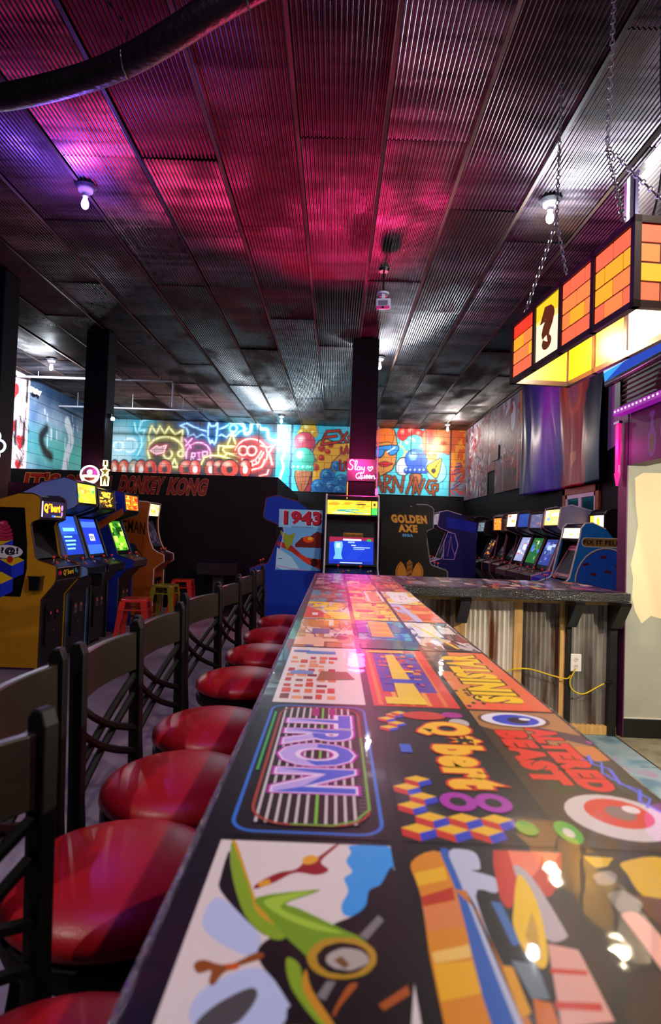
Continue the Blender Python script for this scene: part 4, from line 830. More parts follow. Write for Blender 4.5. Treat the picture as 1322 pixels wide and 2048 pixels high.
# ================================================================ BAR STOOLS
M_VINYL = pmat('red_vinyl', 'a3101c', .38, var=.12, vscale=5, bump=.06, bscale=180, spec=.5)
M_STOOL = pmat('black_stool_frame', '080708', .55, spec=.25)
M_CREST = pmat('dark_walnut_crest', '241a14', .38, var=.25, vscale=8, stretch=(2, 12, 12))
def make_stool():
    t = empty('bar_stool', (0, 0, 0))
    MB().lathe([(.001, .735), (.17, .733), (.205, .742), (.2165, .757), (.214, .775), (.20, .792), (.165, .808), (.11, .820), (.05, .825), (.001, .826)], n=40).build('seat', M_VINYL, t, smooth=True)
    MB().lathe([(.001, .685), (.19, .685), (.206, .692), (.212, .71), (.212, .735), (.2, .74), (.001, .74)], n=40).build('seat_ring', M_STOOL, t, smooth=True)
    for sx in (-1, 1):
        for sy in (-1, 1):
            MB().tube([(sx * .12, sy * .12, .695), (sx * .19, sy * .19, .0)], [.024, .021], 4).build('leg', M_STOOL, t, bevel=.003)
    for i in range(4):
        an = i * PI / 2 + PI / 4; z = .24 if i % 2 else .32; q = .19 - .07 * z / .695; r_ = q * math.sqrt(2); p0 = (r_ * math.cos(an), r_ * math.sin(an), z); p1 = (r_ * math.cos(an + PI / 2), r_ * math.sin(an + PI / 2), z)
        MB().tube([p0, p1], .012, 6).build('stretcher', M_STOOL, t)
    def bx(y, z): return -.195 - .05 * (z - .70) / .47 - .03 * (1 - (y / .2) ** 2)
    for sy in (-1, 1):
        y = sy * .19; prof = [(-.182, .665), (-.222, .665), (-.224, .8), (-.236, 1.17), (-.226, 1.185), (-.21, 1.185), (-.2, 1.16), (-.192, .8)]
        MB().prism(prof, 'y', y - .016, y + .016).build('back_post', M_STOOL, t, bevel=.004)
    mb = MB(); n = 10
    for i in range(n + 1):
        y = -.178 + .356 * i / n; x = -.216 - .022 * (1 - (y / .185) ** 2)
        for dx, z in ((-.011, 1.035), (.011, 1.035), (.007, 1.15), (-.013, 1.15)): mb.v.append((x + dx, y, z))
    for i in range(n):
        for q in range(4): mb.f.append((i * 4 + q, i * 4 + (q + 1) % 4, i * 4 + 4 + (q + 1) % 4, i * 4 + 4 + q)); mb.c.append(None)
    mb.f += [(3, 2, 1, 0), (n * 4, n * 4 + 1, n * 4 + 2, n * 4 + 3)]; mb.c += [None, None]
    mb.build('crest_rail', M_CREST, t, smooth=True, bevel=.003)
    for (z0, z1) in ((1.02, .86), (.96, .79)):
        for s in (-1, 1):
            pts = []
            for i in range(11):
                u = i / 10; y = s * (-.18 + .36 * u); z = z0 + (z1 - z0) * u - .012 * math.sin(u * PI); pts.append((-.212 - .012 * math.sin(u * PI) + (.004 if s > 0 else -.004), y, z))
            MB().tube(pts, .0105, 6).build('cross_bar', M_STOOL, t, smooth=True)
    return t
st0 = make_stool()
STOOLS = [(-.31, .70, -.35, 'red bar stool nearest the camera, cut off by the bottom left corner'),
          (-.41, 1.22, .03, 'second red bar stool from the camera, broad seat at the left edge'),
          (-.39, 1.655, -.04, 'third red bar stool from the camera, crest rail left of the TRON print'),
          (-.39, 2.11, -.1, 'fourth red bar stool from the camera, shadowed seat beside the TRON print'),
          (-.395, 2.77, -.2, 'fifth red bar stool from the camera, standing apart with its crossed back in full view'),
          (-.37, 3.36, -.12, 'sixth red bar stool from the camera, just behind the one standing apart'),
          (-.36, 3.95, -.08, 'second farthest red bar stool, close against the bar'),
          (-.35, 4.55, -.04, 'farthest red bar stool, in front of the blue 1943 cabinet')]
for i, (x, y, a_, lab) in enumerate(STOOLS):
    o = st0 if i == 0 else copy_tree(st0)
    o.location = (x, y, 0); o.rotation_euler = (0, 0, a_); tag(o, lab, 'bar stool', 'red bar stools along the bar')

# ---- sheet metal stools between the cabinets
def metal_stool(loc, rz, hexc, nm, label):
    t = empty('metal_stool', loc, rz, label, 'stool', 'sheet metal stools by the left cabinets'); m = pmat(nm, hexc, .3, .0, coat=.6, coat_rough=.1, bump=.03)
    MB().prism([(-.155 + .0, -.125), (-.125, -.155), (.125, -.155), (.155, -.125), (.155, .125), (.125, .155), (-.125, .155), (-.155, .125)], 'z', .575, .61).build('seat', m, t, bevel=.008)
    MB().lathe([(.001, .605), (.02, .605), (.02, .612), (.001, .612)], n=10).build('grip_hole', M_TRIM, t)
    for sx in (-1, 1):
        for sy in (-1, 1):
            a, b = (.15, .215); w0, w1 = .07, .035; mb = MB()
            top = [(a, a), (a - w0, a), (a - w0, a - .006), (a - .006, a - .006), (a - .006, a - w0), (a, a - w0)]; bot = [(b, b), (b - w1, b), (b - w1, b - .006), (b - .006, b - .006), (b - .006, b - w1), (b, b - w1)]
            vs = [(sx * x, sy * y, .585) for x, y in top] + [(sx * x, sy * y, 0) for x, y in bot]; fs = [(i, (i + 1) % 6, 6 + (i + 1) % 6, 6 + i) for i in range(6)] + [tuple(range(6)), tuple(range(6, 12))]
            mb.add(vs, fs).build('leg', m, t)
    for z, q in ((.16, .19),):
        for i in range(4):
            p = [(-q, -q), (q, -q), (q, q), (-q, q)]; a, b = p[i], p[(i + 1) % 4]; MB().tube([(a[0], a[1], z), (b[0], b[1], z)], .010, 4).build('brace', m, t)
    for i in range(4):
        p = [(-.16, -.16), (.16, -.16), (.16, .16), (-.16, .16)]; a, b = p[i], p[(i + 1) % 4]
        c0 = Vector((a[0], a[1], .49)); c1 = Vector((b[0], b[1], .49)); MB().tube([c0, c1], .012, 4).build('apron', m, t)
metal_stool((-2.30, 7.02, 0), .12, 'd0281c', 'red_powder_coat', 'bright red sheet metal stool, nearest of the three by the cabinets')
metal_stool((-2.44, 8.75, 0), -.1, '7d7a1a', 'olive_powder_coat', 'olive green sheet metal stool between the two red ones')
metal_stool((-2.42, 9.68, 0), .05, 'c8321e', 'faded_red_powder_coat', 'farther red sheet metal stool, half hidden behind the olive one')
# podium table
tb = empty('pedestal_table', (-1.93, 10.15, 0), 0, 'dark wooden box-top pedestal table before the black partition', 'table'); m = pmat('dark_table_wood', '1c1518', .4, var=.3)
MB().box(-.33, .33, -.28, .28, .68, .88).build('box_top', m, tb, bevel=.01); MB().box(-.34, .34, -.29, .29, .88, .90).build('lid', pmat('smoked_glass_lid', '16141c', .12, coat=.5), tb, bevel=.004)
MB().box(-.09, .09, -.09, .09, .05, .68).build('pedestal', pmat('grey_pedestal', '3a3438', .5, var=.2), tb, bevel=.005); MB().box(-.26, .26, -.24, .24, 0, .05).build('base', m, tb, bevel=.008)

# ================================================================ ARCADE CABINETS
M_MARQ = colmat('backlit_marquee', .25, emit=2.2)
M_SCREEN = colmat('lit_screen', .08, emit=1.6)
M_BEZEL = pmat('black_bezel', '060607', .5, spec=.25)
M_CP = pmat('control_overlay', '0d0d10', .35)
M_COIN = pmat('coin_door_black', '0c0c0e', .4, .2, bump=.1)
M_CHROME = pmat('worn_chrome', 'a8a8ac', .25, 1.0)
BTN = [glow('lit_button_red', 'd8301c', .25), pmat('blue_button', '2040c0', .3), pmat('yellow_button', 'd8b020', .3), pmat('white_button', 'd0ccc8', .3)]
def cabinet(label, loc, rz, w=.58, H=1.77, D=.77, side='c08a1c', far_side=None, trim='b8b4b4', mq=None, mq_dim=1.0, screen=None, cp='0d0d10', front='0a0a0c', style='a', side_art=None, art_side=-1, cp_front=None, bezel_art=None, coin=True, dz=0.0, group='arcade cabinets'):
    """upright cabinet: origin at the floor under the middle of its front, front towards local -y"""
    t = empty('arcade_cabinet', (*loc, 0), rz, label, 'arcade cabinet', group); k = H / 1.77
    if style == 'a': Pp = [(0, .03), (0, .70), (-.12, .85), (-.14, .90), (-.14, 1.02), (-.12, 1.04), (.05, 1.09), (.075, 1.12), (.135, 1.44), (.12, 1.48), (.05, 1.51), (.05, 1.72), (.07, 1.745), (.13, 1.77), (.26, 1.77), (D, 1.60), (D, .03)]; scr = ((.08, 1.10), (.34, 1.46)); cpz = ((-.14, .90), (-.14, 1.02), (.06, 1.085), (.06, .90)); mqz = ((.05, 1.515), (.05, 1.72)); soff = ((.05, 1.51), (.30, 1.47))
    elif style == 'b': Pp = [(0, .03), (0, .74), (-.10, .86), (-.20, .90), (-.20, .98), (.02, 1.05), (.19, 1.46), (-.02, 1.53), (-.06, 1.56), (-.03, 1.77), (.10, 1.80), (.35, 1.74), (D, 1.55), (D, .03)]; scr = ((.04, 1.06), (.21, 1.46)); cpz = ((-.20, .90), (-.20, .98), (.03, 1.05), (.03, .90)); mqz = ((-.058, 1.57), (-.032, 1.765)); soff = ((-.055, 1.555), (.20, 1.47))
    elif style == 'c': Pp = [(0, .03), (0, .78), (-.16, .90), (-.15, 1.0), (-.06, 1.03), (.02, 1.08), (.08, 1.2), (.12, 1.36), (.13, 1.5), (.12, 1.60), (.10, 1.76), (.14, 1.77), (.34, 1.78), (D, 1.64), (D, .03)]; scr = ((.03, 1.06), (.22, 1.52)); cpz = ((-.15, .90), (-.145, 1.0), (.03, 1.055), (.03, .90)); mqz = ((.125, 1.56), (.105, 1.755)); soff = ((.125, 1.555), (.24, 1.53))
    else: Pp = [(0, .03), (0, .80), (-.10, .90), (-.12, .98), (.03, 1.04), (.06, 1.08), (.13, 1.45), (.16, 1.60), (.17, 1.70), (.21, 1.76), (.28, 1.77), (.42, 1.70), (D, 1.36), (D, .03)]; scr = ((.05, 1.06), (.25, 1.50)); cpz = ((-.12, .90), (-.12, .98), (.04, 1.04), (.04, .90)); mqz = ((.155, 1.56), (.18, 1.72)); soff = ((.155, 1.555), (.26, 1.51))
    def S1(p): return (p[0], p[1] if p[1] < 1.02 else 1.02 + (p[1] - 1.02) * (H - 1.02) / .75)
    Pp = [S1(p) for p in Pp]; scr = [S1(p) for p in scr]; mqz = [S1(p) for p in mqz]; soff = [S1(p) for p in soff]; cpz = [S1(p) for p in cpz]
    th = .018; hw = w / 2; iw = hw - th
    ms = pmat('side_' + side, side, .45, var=.06, vscale=20, spec=.15); mf = pmat('side_' + (far_side or side), far_side or side, .4, var=.06, vscale=20, spec=.4)
    for sx in (-1, 1):
        x0, x1 = (-hw, -iw) if sx < 0 else (iw, hw)
        o = MB().prism(Pp, 'x', x0, x1).build('side_panel', ms, t)
        liner = [p for p in Pp if p[1] > 1.0 and p[0] < D - .01 and p[1] < mqz[1][1] - .02]
        liner = [(p[0] + .022, p[1]) for p in liner] + [(D - .04, liner[-1][1]), (D - .04, liner[0][1])]
        MB().prism(liner, 'x', *((-iw, -iw + .003) if sx < 0 else (iw - .003, iw))).build('inner_liner', M_BEZEL, t)
        nfront = next(i for i, p in enumerate(Pp) if p[0] >= D - .001); xm = (x0 + x1) / 2
        MB().tube([(xm, p[0] - .001, p[1]) for p in Pp[:nfront]], .0105, 6).build('edge_molding', pmat('molding_' + trim, trim, .4), t)
        if side_art and sx == art_side:
            a = Art(.0001); side_art(a)
            if sx < 0: a.build('side_art', M_DECAL, t, (-hw, 0, 0), (0, -1, 0), (0, 0, 1), gap=.001)
            else: a.build('side_art', M_DECAL, t, (hw, 0, 0), (0, 1, 0), (0, 0, 1), gap=.001)
    mfr = pmat('front_' + front, front, .45, var=.1)
    MB().prism([(.015, .05), (.035, .05), (.035, .72), (-.085, .87), (-.125, .90), (-.13, .88), (-.1, .845), (.015, .70)], 'x', -iw, iw).build('front_panel', mfr, t)
    MB().box(-iw, iw, D - .03, D - .015, .05, Pp[-2][1] - .02).build('back_panel', M_BEZEL, t)
    itop = [p for p in Pp if p[1] > mqz[1][1] - .01]
    mb = MB()
    for q in range(len(itop) - 1):
        (y0, z0), (y1, z1) = itop[q], itop[q + 1]
        mb.prism([(y0, z0 - .004), (y1, z1 - .004), (y1, z1 - .018), (y0, z0 - .018)], 'x', -iw, iw)
    mb.build('top_panel', M_BEZEL, t)
    # control deck
    d = MB().prism(cpz, 'x', -iw, iw).build('control_panel', pmat('deck_' + cp, cp, .35), t)
    (ya, za), (yb, zb) = cpz[1], cpz[2]
    def deck(u, v): return Vector((u, ya + (yb - ya) * v, za + (zb - za) * v))
    for jx in ((0,) if w < .5 else (-.13, .13)):
        p = deck(jx - .02, .45); j = MB().cyl(p, p + Vector((0, 0, .055)), .005, .004, 8).build('joystick', M_CHROME, t)
        MB().lathe([(.001, -.014), (.01, -.01), (.0155, 0), (.01, .011), (.001, .015)], (p.x, p.y, p.z + .065), 12).build('knob', BTN[0], j, smooth=True)
        for b_ in range(3):
            q = deck(jx + .04 + .03 * b_, .4 + .08 * b_); MB().cyl(q, q + Vector((0, -.002, .009)), .0125, .012, 12).build('button', BTN[(b_ + int(jx > 0)) % 4], t)
    if cp_front:
        a = Art(); cp_front(a); a.build('deck_print', M_DECAL, t, (0, cpz[0][0], (cpz[0][1] + cpz[1][1]) / 2), (1, 0, 0), (0, 0, 1), gap=.001)
    if coin:
        c = MB().box(-.15, .15, -.004, .016, .22, .62).build('coin_door', M_COIN, t, bevel=.004)
        for dx in (-.07, .07):
            MB().box(dx - .035, dx + .035, -.010, -.003, .46, .57).build('coin_slot', M_CHROME if H > 1.85 else M_TRIM, c, bevel=.002)
            MB().box(dx - .012, dx + .012, -.012, -.009, .53, .555).build('reject_button', glow('coin_lamp', 'b83040', .4), c)
        MB().cyl((0, -.012, .36), (0, -.004, .36), .012, .012, 10).build('lock', M_CHROME, c)
    for sx in (-1, 1):
        for y in (.06, D - .08): MB().cyl((sx * (hw - .06), y, 0), (sx * (hw - .06), y, .05), .016, .012, 8).build('foot', M_CHROME, t)
    # monitor
    (y0, z0), (y1, z1) = scr
    MB().prism([(y0, z0), (y1, z1), (y1 + .04, z1), (y0 + .04, z0)], 'x', -iw, iw).build('bezel', M_BEZEL, t)
    up = Vector((0, y1 - y0, z1 - z0)); LL = up.length; up.normalize()
    if screen:
        a = Art(.0001); sw, sh = screen(a, iw, LL); a.build('screen', M_SCREEN, t, Vector((0, y0, z0)), (1, 0, 0), up, gap=.004)
    if bezel_art:
        a = Art(.0001); bezel_art(a, iw, LL); a.build('bezel_print', M_DECAL, t, Vector((0, y0, z0)), (1, 0, 0), up, gap=.003)
    MB().prism([soff[0], soff[1], (soff[1][0], soff[1][1] + .02), (soff[0][0], soff[0][1] + .015)], 'x', -iw, iw).build('speaker_panel', M_BEZEL, t)
    # marquee
    (y0, z0), (y1, z1) = mqz; mh = z1 - z0
    mo = MB().prism([(y0 + .004, z0), (y1 + .004, z1), (y1 + .03, z1), (y0 + .03, z0)], 'x', -iw, iw).build('marquee_box', M_BEZEL, t)
    up = Vector((0, y1 - y0, z1 - z0)).normalized()
    if mq:
        a = Art(.0001); mq(a, iw, mh); a.build('marquee', M_MARQ if mq_dim >= 1 else colmat('dim_marquee', .25, emit=.5), mo, Vector((0, y0 + .004, z0)), (1, 0, 0), up, gap=.001)
        for zz in (0, mh): MB().box(-iw, iw, -.003, .004, zz - .006, zz + .006).build('retainer', M_BEZEL, mo).matrix_local = Matrix.Translation((0, y0 + (y1 - y0) * zz / mh, z0))
    return t

def mq_busy(bg, cols, seed, word=None, wc='f0d020', n=26):
    def f(a, iw, mh):
        R = random.Random(seed); a.rect(-iw + .008, .012, iw - .008, mh - .012, bg); a.flamey(R, -iw + .02, .02, iw - .02, mh - .02, cols, n)
        if word: a.text(word, -iw * .72, mh * .25, iw * .6, mh * .78, '201408', off=.05, bold=.05); a.text(word, -iw * .72, mh * .25, iw * .6, mh * .78, wc, bold=.05)
    return f
def scr_busy(bg, cols, seed, fill=.86, n=24, y0=.12, y1=.94):
    def f(a, iw, L):
        R = random.Random(seed); x = iw * fill; a.rect(-x, L * y0, x, L * y1, bg); a.flamey(R, -x * .85, L * (y0 + .08), x * .85, L * (y1 - .08), cols, n); return x, L
    return f
# --- left row (fronts face +X)
def qside(a):
    a.poly([(-.77, .72), (-.20, .72), (-.15, 1.0), (-.16, 1.25), (-.20, 1.60), (-.45, 1.60), (-.77, 1.5)], '0b090a')
    def cube(u, z, s, top='d8b41c'): a.poly([(u - s, z), (u, z + s * .5), (u + s, z), (u, z - s * .5)], top); a.poly([(u - s, z), (u, z - s * .5), (u, z - s * 1.6), (u - s, z - s * 1.1)], '1c2490'); a.poly([(u, z - s * .5), (u + s, z), (u + s, z - s * 1.1), (u, z - s * 1.6)], '2638c8')
    cube(-.43, 1.28, .13); cube(-.30, 1.08, .12); cube(-.40, .90, .12); cube(-.62, .95, .14); cube(-.55, .82, .12)
    for i, (r, z) in enumerate(((.10, 1.30), (.095, 1.335), (.085, 1.37), (.065, 1.405), (.045, 1.435))): a.ell(-.40, z, r * 1.08, .036, '3a0812').ell(-.40, z, r, .03, 'b02848').ell(-.42, z + .006, r * .5, .01, 'e07088')
    a.ell(-.36, 1.16, .17, .072, '0b090a').ell(-.36, 1.16, .163, .066, 'd8d4d4'); a.text('#?@!', -.49, 1.125, -.24, 1.205, '14100e', bold=.05); a.ell(-.32, 1.085, .03, .035, 'b02418')
def mq_q(a, iw, mh):
    a.rect(-iw + .008, .012, iw - .008, mh - .012, '1c1830'); a.rect(-iw + .012, .02, -iw + .05, mh - .02, 'e0b8d8'); a.text('Q*bert', -iw * .72, mh * .3, iw * .62, mh * .8, 'c83c1c', off=.06, bold=.05); a.text('Q*bert', -iw * .72, mh * .3, iw * .62, mh * .8, 'f0d424', off=.01, bold=.05)
    a.ell(iw * .78, mh * .6, .024, .03, 'b080d8').ell(iw * .78, mh * .28, .02, .026, 'a070c8').rect(-.02, .02, .06, .04, '3060d0')
    for i in range(8): a.poly([(iw * .1 + i * .022, .022), (iw * .1 + i * .022 + .01, .036), (iw * .1 + i * .022 + .02, .022)], 'e8c830')
def cpf_q(a):
    a.rect(-.26, -.058, .26, .05, '120a0a'); a.text('Q*bert', -.12, -.035, .12, .03, 'e8c424', bold=.05); a.ell(-.18, 0, .024, .024, 'c8301c').ell(-.215, 0, .016, .02, 'a82a6a').ell(.17, .01, .02, .024, '2a9a8c').ell(.21, -.01, .016, .016, '3a8ac0')
    for i in range(15): a.poly([(-.26 + i * .035, .05), (-.242 + i * .035, .058), (-.226 + i * .035, .05)], 'd8ccc8')
XL = -2.87
cabinet('yellow arcade cabinet at the far left with cube art and Q*bert marquee', (XL, 6.18), PI / 2, .56, 1.74, .76, 'b8821a', trim='2a1a0c', mq=mq_q, side_art=qside, cp_front=cpf_q, cp='2c1414', screen=None)
def scr_blue(a, iw, L):
    x = iw * .9; a.rect(-x, .04, x, L * .97, '1c3ab0'); a.rect(-x, L * .55, x, L * .97, '2a58d8').rect(-x * .6, L * .62, x * .7, L * .7, '7ad0d8')
    for i in range(4): a.rect(-x * .7, L * (.2 + i * .09), x * (.2 + .15 * (i % 3)), L * (.24 + i * .09), '8ad8c8')
    return x, L
def side_lt(a): a.poly([(-.5, .06), (-.03, .06), (-.03, .66), (-.5, .66)], '2a8ab8').poly([(-.3, .1), (-.1, .1), (-.06, .3), (-.2, .42)], '1c6a98'); R = random.Random(2); a.flamey(R, -.2, .22, -.05, .36, ['101418', '18202c'], 14)
cabinet('tall arcade cabinet with pale blue side and green-yellow marquee, beside the yellow one', (XL, 6.77), PI / 2, .54, 1.92, .76, '6a88b4', trim='1a1c28', style='b', mq=mq_busy('d8e020', ['f0e040', '60c860', 'e89020', 'c8f070', '48a850'], 4, n=18), screen=scr_blue, side_art=side_lt, cp='141824', front='0c1018')
def scr_dos(a, iw, L):
    x = iw * .9; a.rect(-x, .03, x, L * .97, '2038c8'); a.rect(-x, .03, x, L * .3, '3a6ae0').rect(-x, L * .75, x, L * .9, '4a78e8').rect(-x * .3, L * .4, x * .35, L * .58, 'd8dce8'); a.text('DS', -x * .2, L * .45, x * .2, L * .53, '2a3a6a', bold=.05); return x, L
cabinet('black arcade cabinet with amber marquee and bright blue screen, third on the left', (XL, 7.37), PI / 2, .54, 1.88, .76, '14141c', trim='101014', style='b', mq=mq_busy('2a1c10', ['e0a020', 'f0c030', '181010', 'c87818', 'e8b030'], 6, n=24), screen=scr_dos, cp='1c1a20')
def side_blue(a): a.poly([(-.46, 1.38), (.02, 1.68), (.04, 1.60), (-.40, 1.30)], 'a85020').rect(-.2, 1.74, -.06, 1.76, '8088d8')
def scr_green(a, iw, L):
    x = iw * .85; a.rect(-x, .04, x, L * .95, '2a7a1c'); a.rect(-x, .08, x, L * .5, '7ad020')
    R = random.Random(8); a.flamey(R, -x, L * .1, x, L * .9, ['a8e83a', '1c5a18', '50b028', 'c8f060', '103c10'], 26); return x, L
cabinet('deep blue arcade cabinet with orange marquee and green screen, behind the black one', (XL, 8.28), PI / 2, .56, 1.88, .74, '1a2a88', trim='141830', style='b', mq=mq_busy('e86a18', ['f0d020', 'e03018', 'f8b828', 'd82818', 'f8e060'], 9), screen=scr_green, side_art=side_blue, cp='3a3430')
def side_bag(a):
    a.ell(-.42, 1.22, .25, .34, '7a4216'); a.ell(-.42, 1.18, .22, .28, '8a4c18'); a.text('BAGMAN', -.70, 1.30, -.16, 1.50, '241008', arch=.7, bold=.02)
    a.ell(-.36, 1.05, .09, .12, '1c3040').line([(-.3, 1.1), (-.2, 1.0), (-.18, .92)], .014, '241008')
cabinet('orange-brown arcade cabinet with black outline lettering, last of the left row', (XL + .02, 9.78), PI / 2, .58, 1.83, .76, '8e4e18', trim='c8b8a0', style='c', mq=mq_busy('f0d8a0', ['f8ecc0', 'e8b040', 'f0c860', 'd89030'], 12, n=16), screen=scr_busy('101018', ['202030', '302838'], 3), side_art=side_bag, cp='2a1c20', front='7a3c14')

# --- middle group
def mq_mid(a, iw, mh):
    a.rect(-iw + .006, .01, iw - .085, mh - .01, 'e8b014'); R = random.Random(5); a.flamey(R, -iw + .02, .015, iw - .1, mh * .4, ['f0e060', 'f8f0a0', '50b890', 'f0d020', '2a8a7a'], 26); a.flamey(R, -iw + .02, mh * .4, iw - .1, mh - .015, ['f8e030', 'e08010', 'f0c020', '2a1808', 'f4d840'], 30)
    a.rect(iw - .078, mh * .5, iw - .008, mh - .012, 'f0b020').rect(iw - .055, mh * .62, iw - .03, mh * .8, '2a1808').rect(iw - .078, .012, iw - .008, mh * .48, '28c040')
def scr_club(a, iw, L):
    x = iw * .86; y0, y1 = .02, .36; a.rect(-x, y0, x, y1, '1234b8'); a.poly([(-x, y1), (x, y1), (x, y1 - .05), (0, y1 - .025), (-x, y1 - .07)], '901c3c'); a.rect(-x, y0, x, y0 + .04, '0c2a98')
    for i in range(5): a.line(smooth_path([(x * (-.2 + .1 * i), y0 + .06), (x * (.1 + .1 * i), .2), (x * (-.05 + .12 * i), .28)], 4), .003, '2c58d8')
    a.rect(-x * .38, y1 - .045, x * .45, y1 - .022, 'e8e4f0').rect(-x * .15, y1 - .075, x * .15, y1 - .055, '90b0f0').rect(0, .25, x * .2, .262, 'd0dcf8').rect(x * .1, .225, x * .85, .235, '9fc0f8').rect(x * .1, .205, x * .6, .213, '9fc0f8').rect(-x * .5, y0 + .012, x * .5, y0 + .022, 'c8d8f8')
    a.poly([(-x * .75, .30), (-x * .42, .30), (-x * .38, .26), (-x * .45, .14), (-x * .38, .08), (-x * .8, .08), (-x * .72, .14), (-x * .78, .26)], '6ab0f0').rect(-x * .68, .22, -x * .5, .28, 'b8e0ff').ell(x * .8, y1 - .035, .03, .018, '30a048'); return x, .4
def bez_mid(a, iw, L): a.rect(-.10, L * .62, .14, L * .74, '8a5c1c').rect(-.095, L * .63, -.02, L * .70, '6a4410').rect(-.01, L * .63, .06, L * .70, '6a4410').rect(.07, L * .65, .135, L * .70, '6a4410').rect(-.06, L * .715, .13, L * .73, 'c89030')
cabinet('black arcade cabinet facing the camera with yellow marquee and blue screen, beyond the bar end', (.20, 7.06), 0, .65, 1.92, .74, '101014', trim='c8c0bc', style='d', mq=mq_mid, screen=scr_club, bezel_art=bez_mid, cp='121218')
def side_1943(a):
    a.poly([(.11, .98), (.66, .98), (.66, 1.72), (.13, 1.72), (.20, 1.45)], '6aa8d8'); a.rect(.13, 1.5, .66, 1.72, '8ac0e0')
    a.text('1943', .19, 1.54, .64, 1.70, 'd8d4dc', off=.05, bold=.03); a.text('1943', .20, 1.53, .65, 1.69, '5c0c1c', off=.03, bold=.03); a.text('1943', .19, 1.54, .64, 1.70, 'b81c34', off=.015, bold=.03); a.text('THE BATTLE OF MIDWAY', .28, 1.50, .56, 1.513, '2a2c40', bold=.03)
    a.poly([(.12, 1.28), (.3, 1.2), (.5, 1.06), (.66, 1.0), (.66, 1.12), (.46, 1.14), (.3, 1.28), (.13, 1.33)], 'a8281c').poly([(.34, 1.3), (.42, 1.38), (.52, 1.40), (.60, 1.46), (.66, 1.44), (.66, 1.26), (.34, 1.26)], '6a1c18').ell(.5, 1.36, .07, .04, 'd84a1c').ell(.52, 1.37, .03, .02, 'e8b428').poly([(.15, 1.46), (.26, 1.40), (.34, 1.44), (.3, 1.3), (.24, 1.22), (.2, 1.32)], '8a9a2c').poly([(.12, 1.25), (.3, 1.14), (.4, 1.0), (.2, .98), (.11, 1.02)], 'a8d4e4').ell(.58, 1.08, .05, .05, '3a0c0c', 12).ell(.46, 1.12, .1, .03, 'c83a24', 14, rot=-.6).line([(.12, 1.03), (.3, 1.0), (.5, .985)], .012, 'b89ac8').rect(.13, 1.11, .19, 1.12, '2a4a78')
    a.line([(.11, .98), (.2, 1.45), (.13, 1.72)], .008, 'c8b4d0')
cabinet('royal blue arcade cabinet with 1943 side art, facing left beside the centre one', (-.82, 7.62), -PI / 2, .60, 1.85, .66, '14329a', trim='6a2430', style='b', mq=mq_busy('2038a0', ['3858c8', 'd8d8e8'], 2, n=10), mq_dim=.4, screen=None, side_art=side_1943, art_side=1, cp='1c1014')
def side_axe(a):
    a.rect(-.64, .3, -.12, 1.5, '050405')
    for t_, bx in (('GOLDEN', (-.56, 1.60, -.13, 1.70)), ('AXE', (-.47, 1.49, -.24, 1.58))):
        a.text(t_, *bx, '4a2408', off=.07, bold=.05, shear=-.05); a.text(t_, *bx, 'c88a2c', off=.01, bold=.05, shear=-.05)
    a.text('SEGA', -.42, 1.435, -.29, 1.47, '5a9ad0', bold=.05)
    for s in (-1, 1):
        arc = [(.17 * math.cos(t_), 1.0 + .17 * math.sin(t_)) for t_ in [-.9 + i * .2 for i in range(10)]]
        a.poly([(-.32 + s * x, z) for x, z in arc + [(.075, 1.10), (.045, 1.04), (.03, .98), (.04, .92)]], 'c07a20'); a.line([(-.32 + s * x * .9, 1.0 + (z - 1.0) * .9) for x, z in arc], .008, '6a3c10')
    a.poly([(-.35, .85), (-.29, .85), (-.285, 1.12), (-.32, 1.16), (-.355, 1.12)], '9a5c18'); 
    for i in range(4): a.line([(-.35, .9 + i * .06), (-.29, .93 + i * .06)], .012, '4a2408')
cabinet('black arcade cabinet with golden axe side art, facing right beside the centre one', (1.24, 7.62), PI / 2, .60, 1.83, .68, '060506', trim='7a7478', style='a', mq=mq_busy('181414', ['302018', '4a2c18'], 3, n=8), mq_dim=.4, screen=None, side_art=side_axe, cp='401014')

# --- right row (fronts face -X)
XR = 2.74
def mq_face(a, iw, mh): a.rect(-iw + .01, .015, iw - .01, mh - .015, 'f8f0d8'); a.rect(-iw + .01, .015, -iw * .4, mh - .015, 'f0b838').rect(-iw * .8, mh * .4, -iw * .55, mh * .6, 'e0901c').ell(iw * .15, mh * .6, .04, .05, 'e8c020').poly([(iw * .02, mh * .35), (iw * .28, mh * .35), (iw * .2, mh * .12), (iw * .1, mh * .12)], 'd8a81c').ell(iw * .15, mh * .18, .06, .03, 'a8c8e0')
def cpr(a): a.rect(-.25, -.05, .25, .05, 'b8a8a0')
cabinet('dark arcade cabinet with white-yellow marquee behind the blue FIX IT FELIX one', (XR + .24, 6.985), -PI / 2, .43, 1.83, .45, '1a1214', trim='2a1418', mq=mq_face, screen=scr_busy('584048', ['9888a0', 'c8b0b8', 'd88a30', 'a04038'], 5, n=20), cp='8a4a3a', style='a')
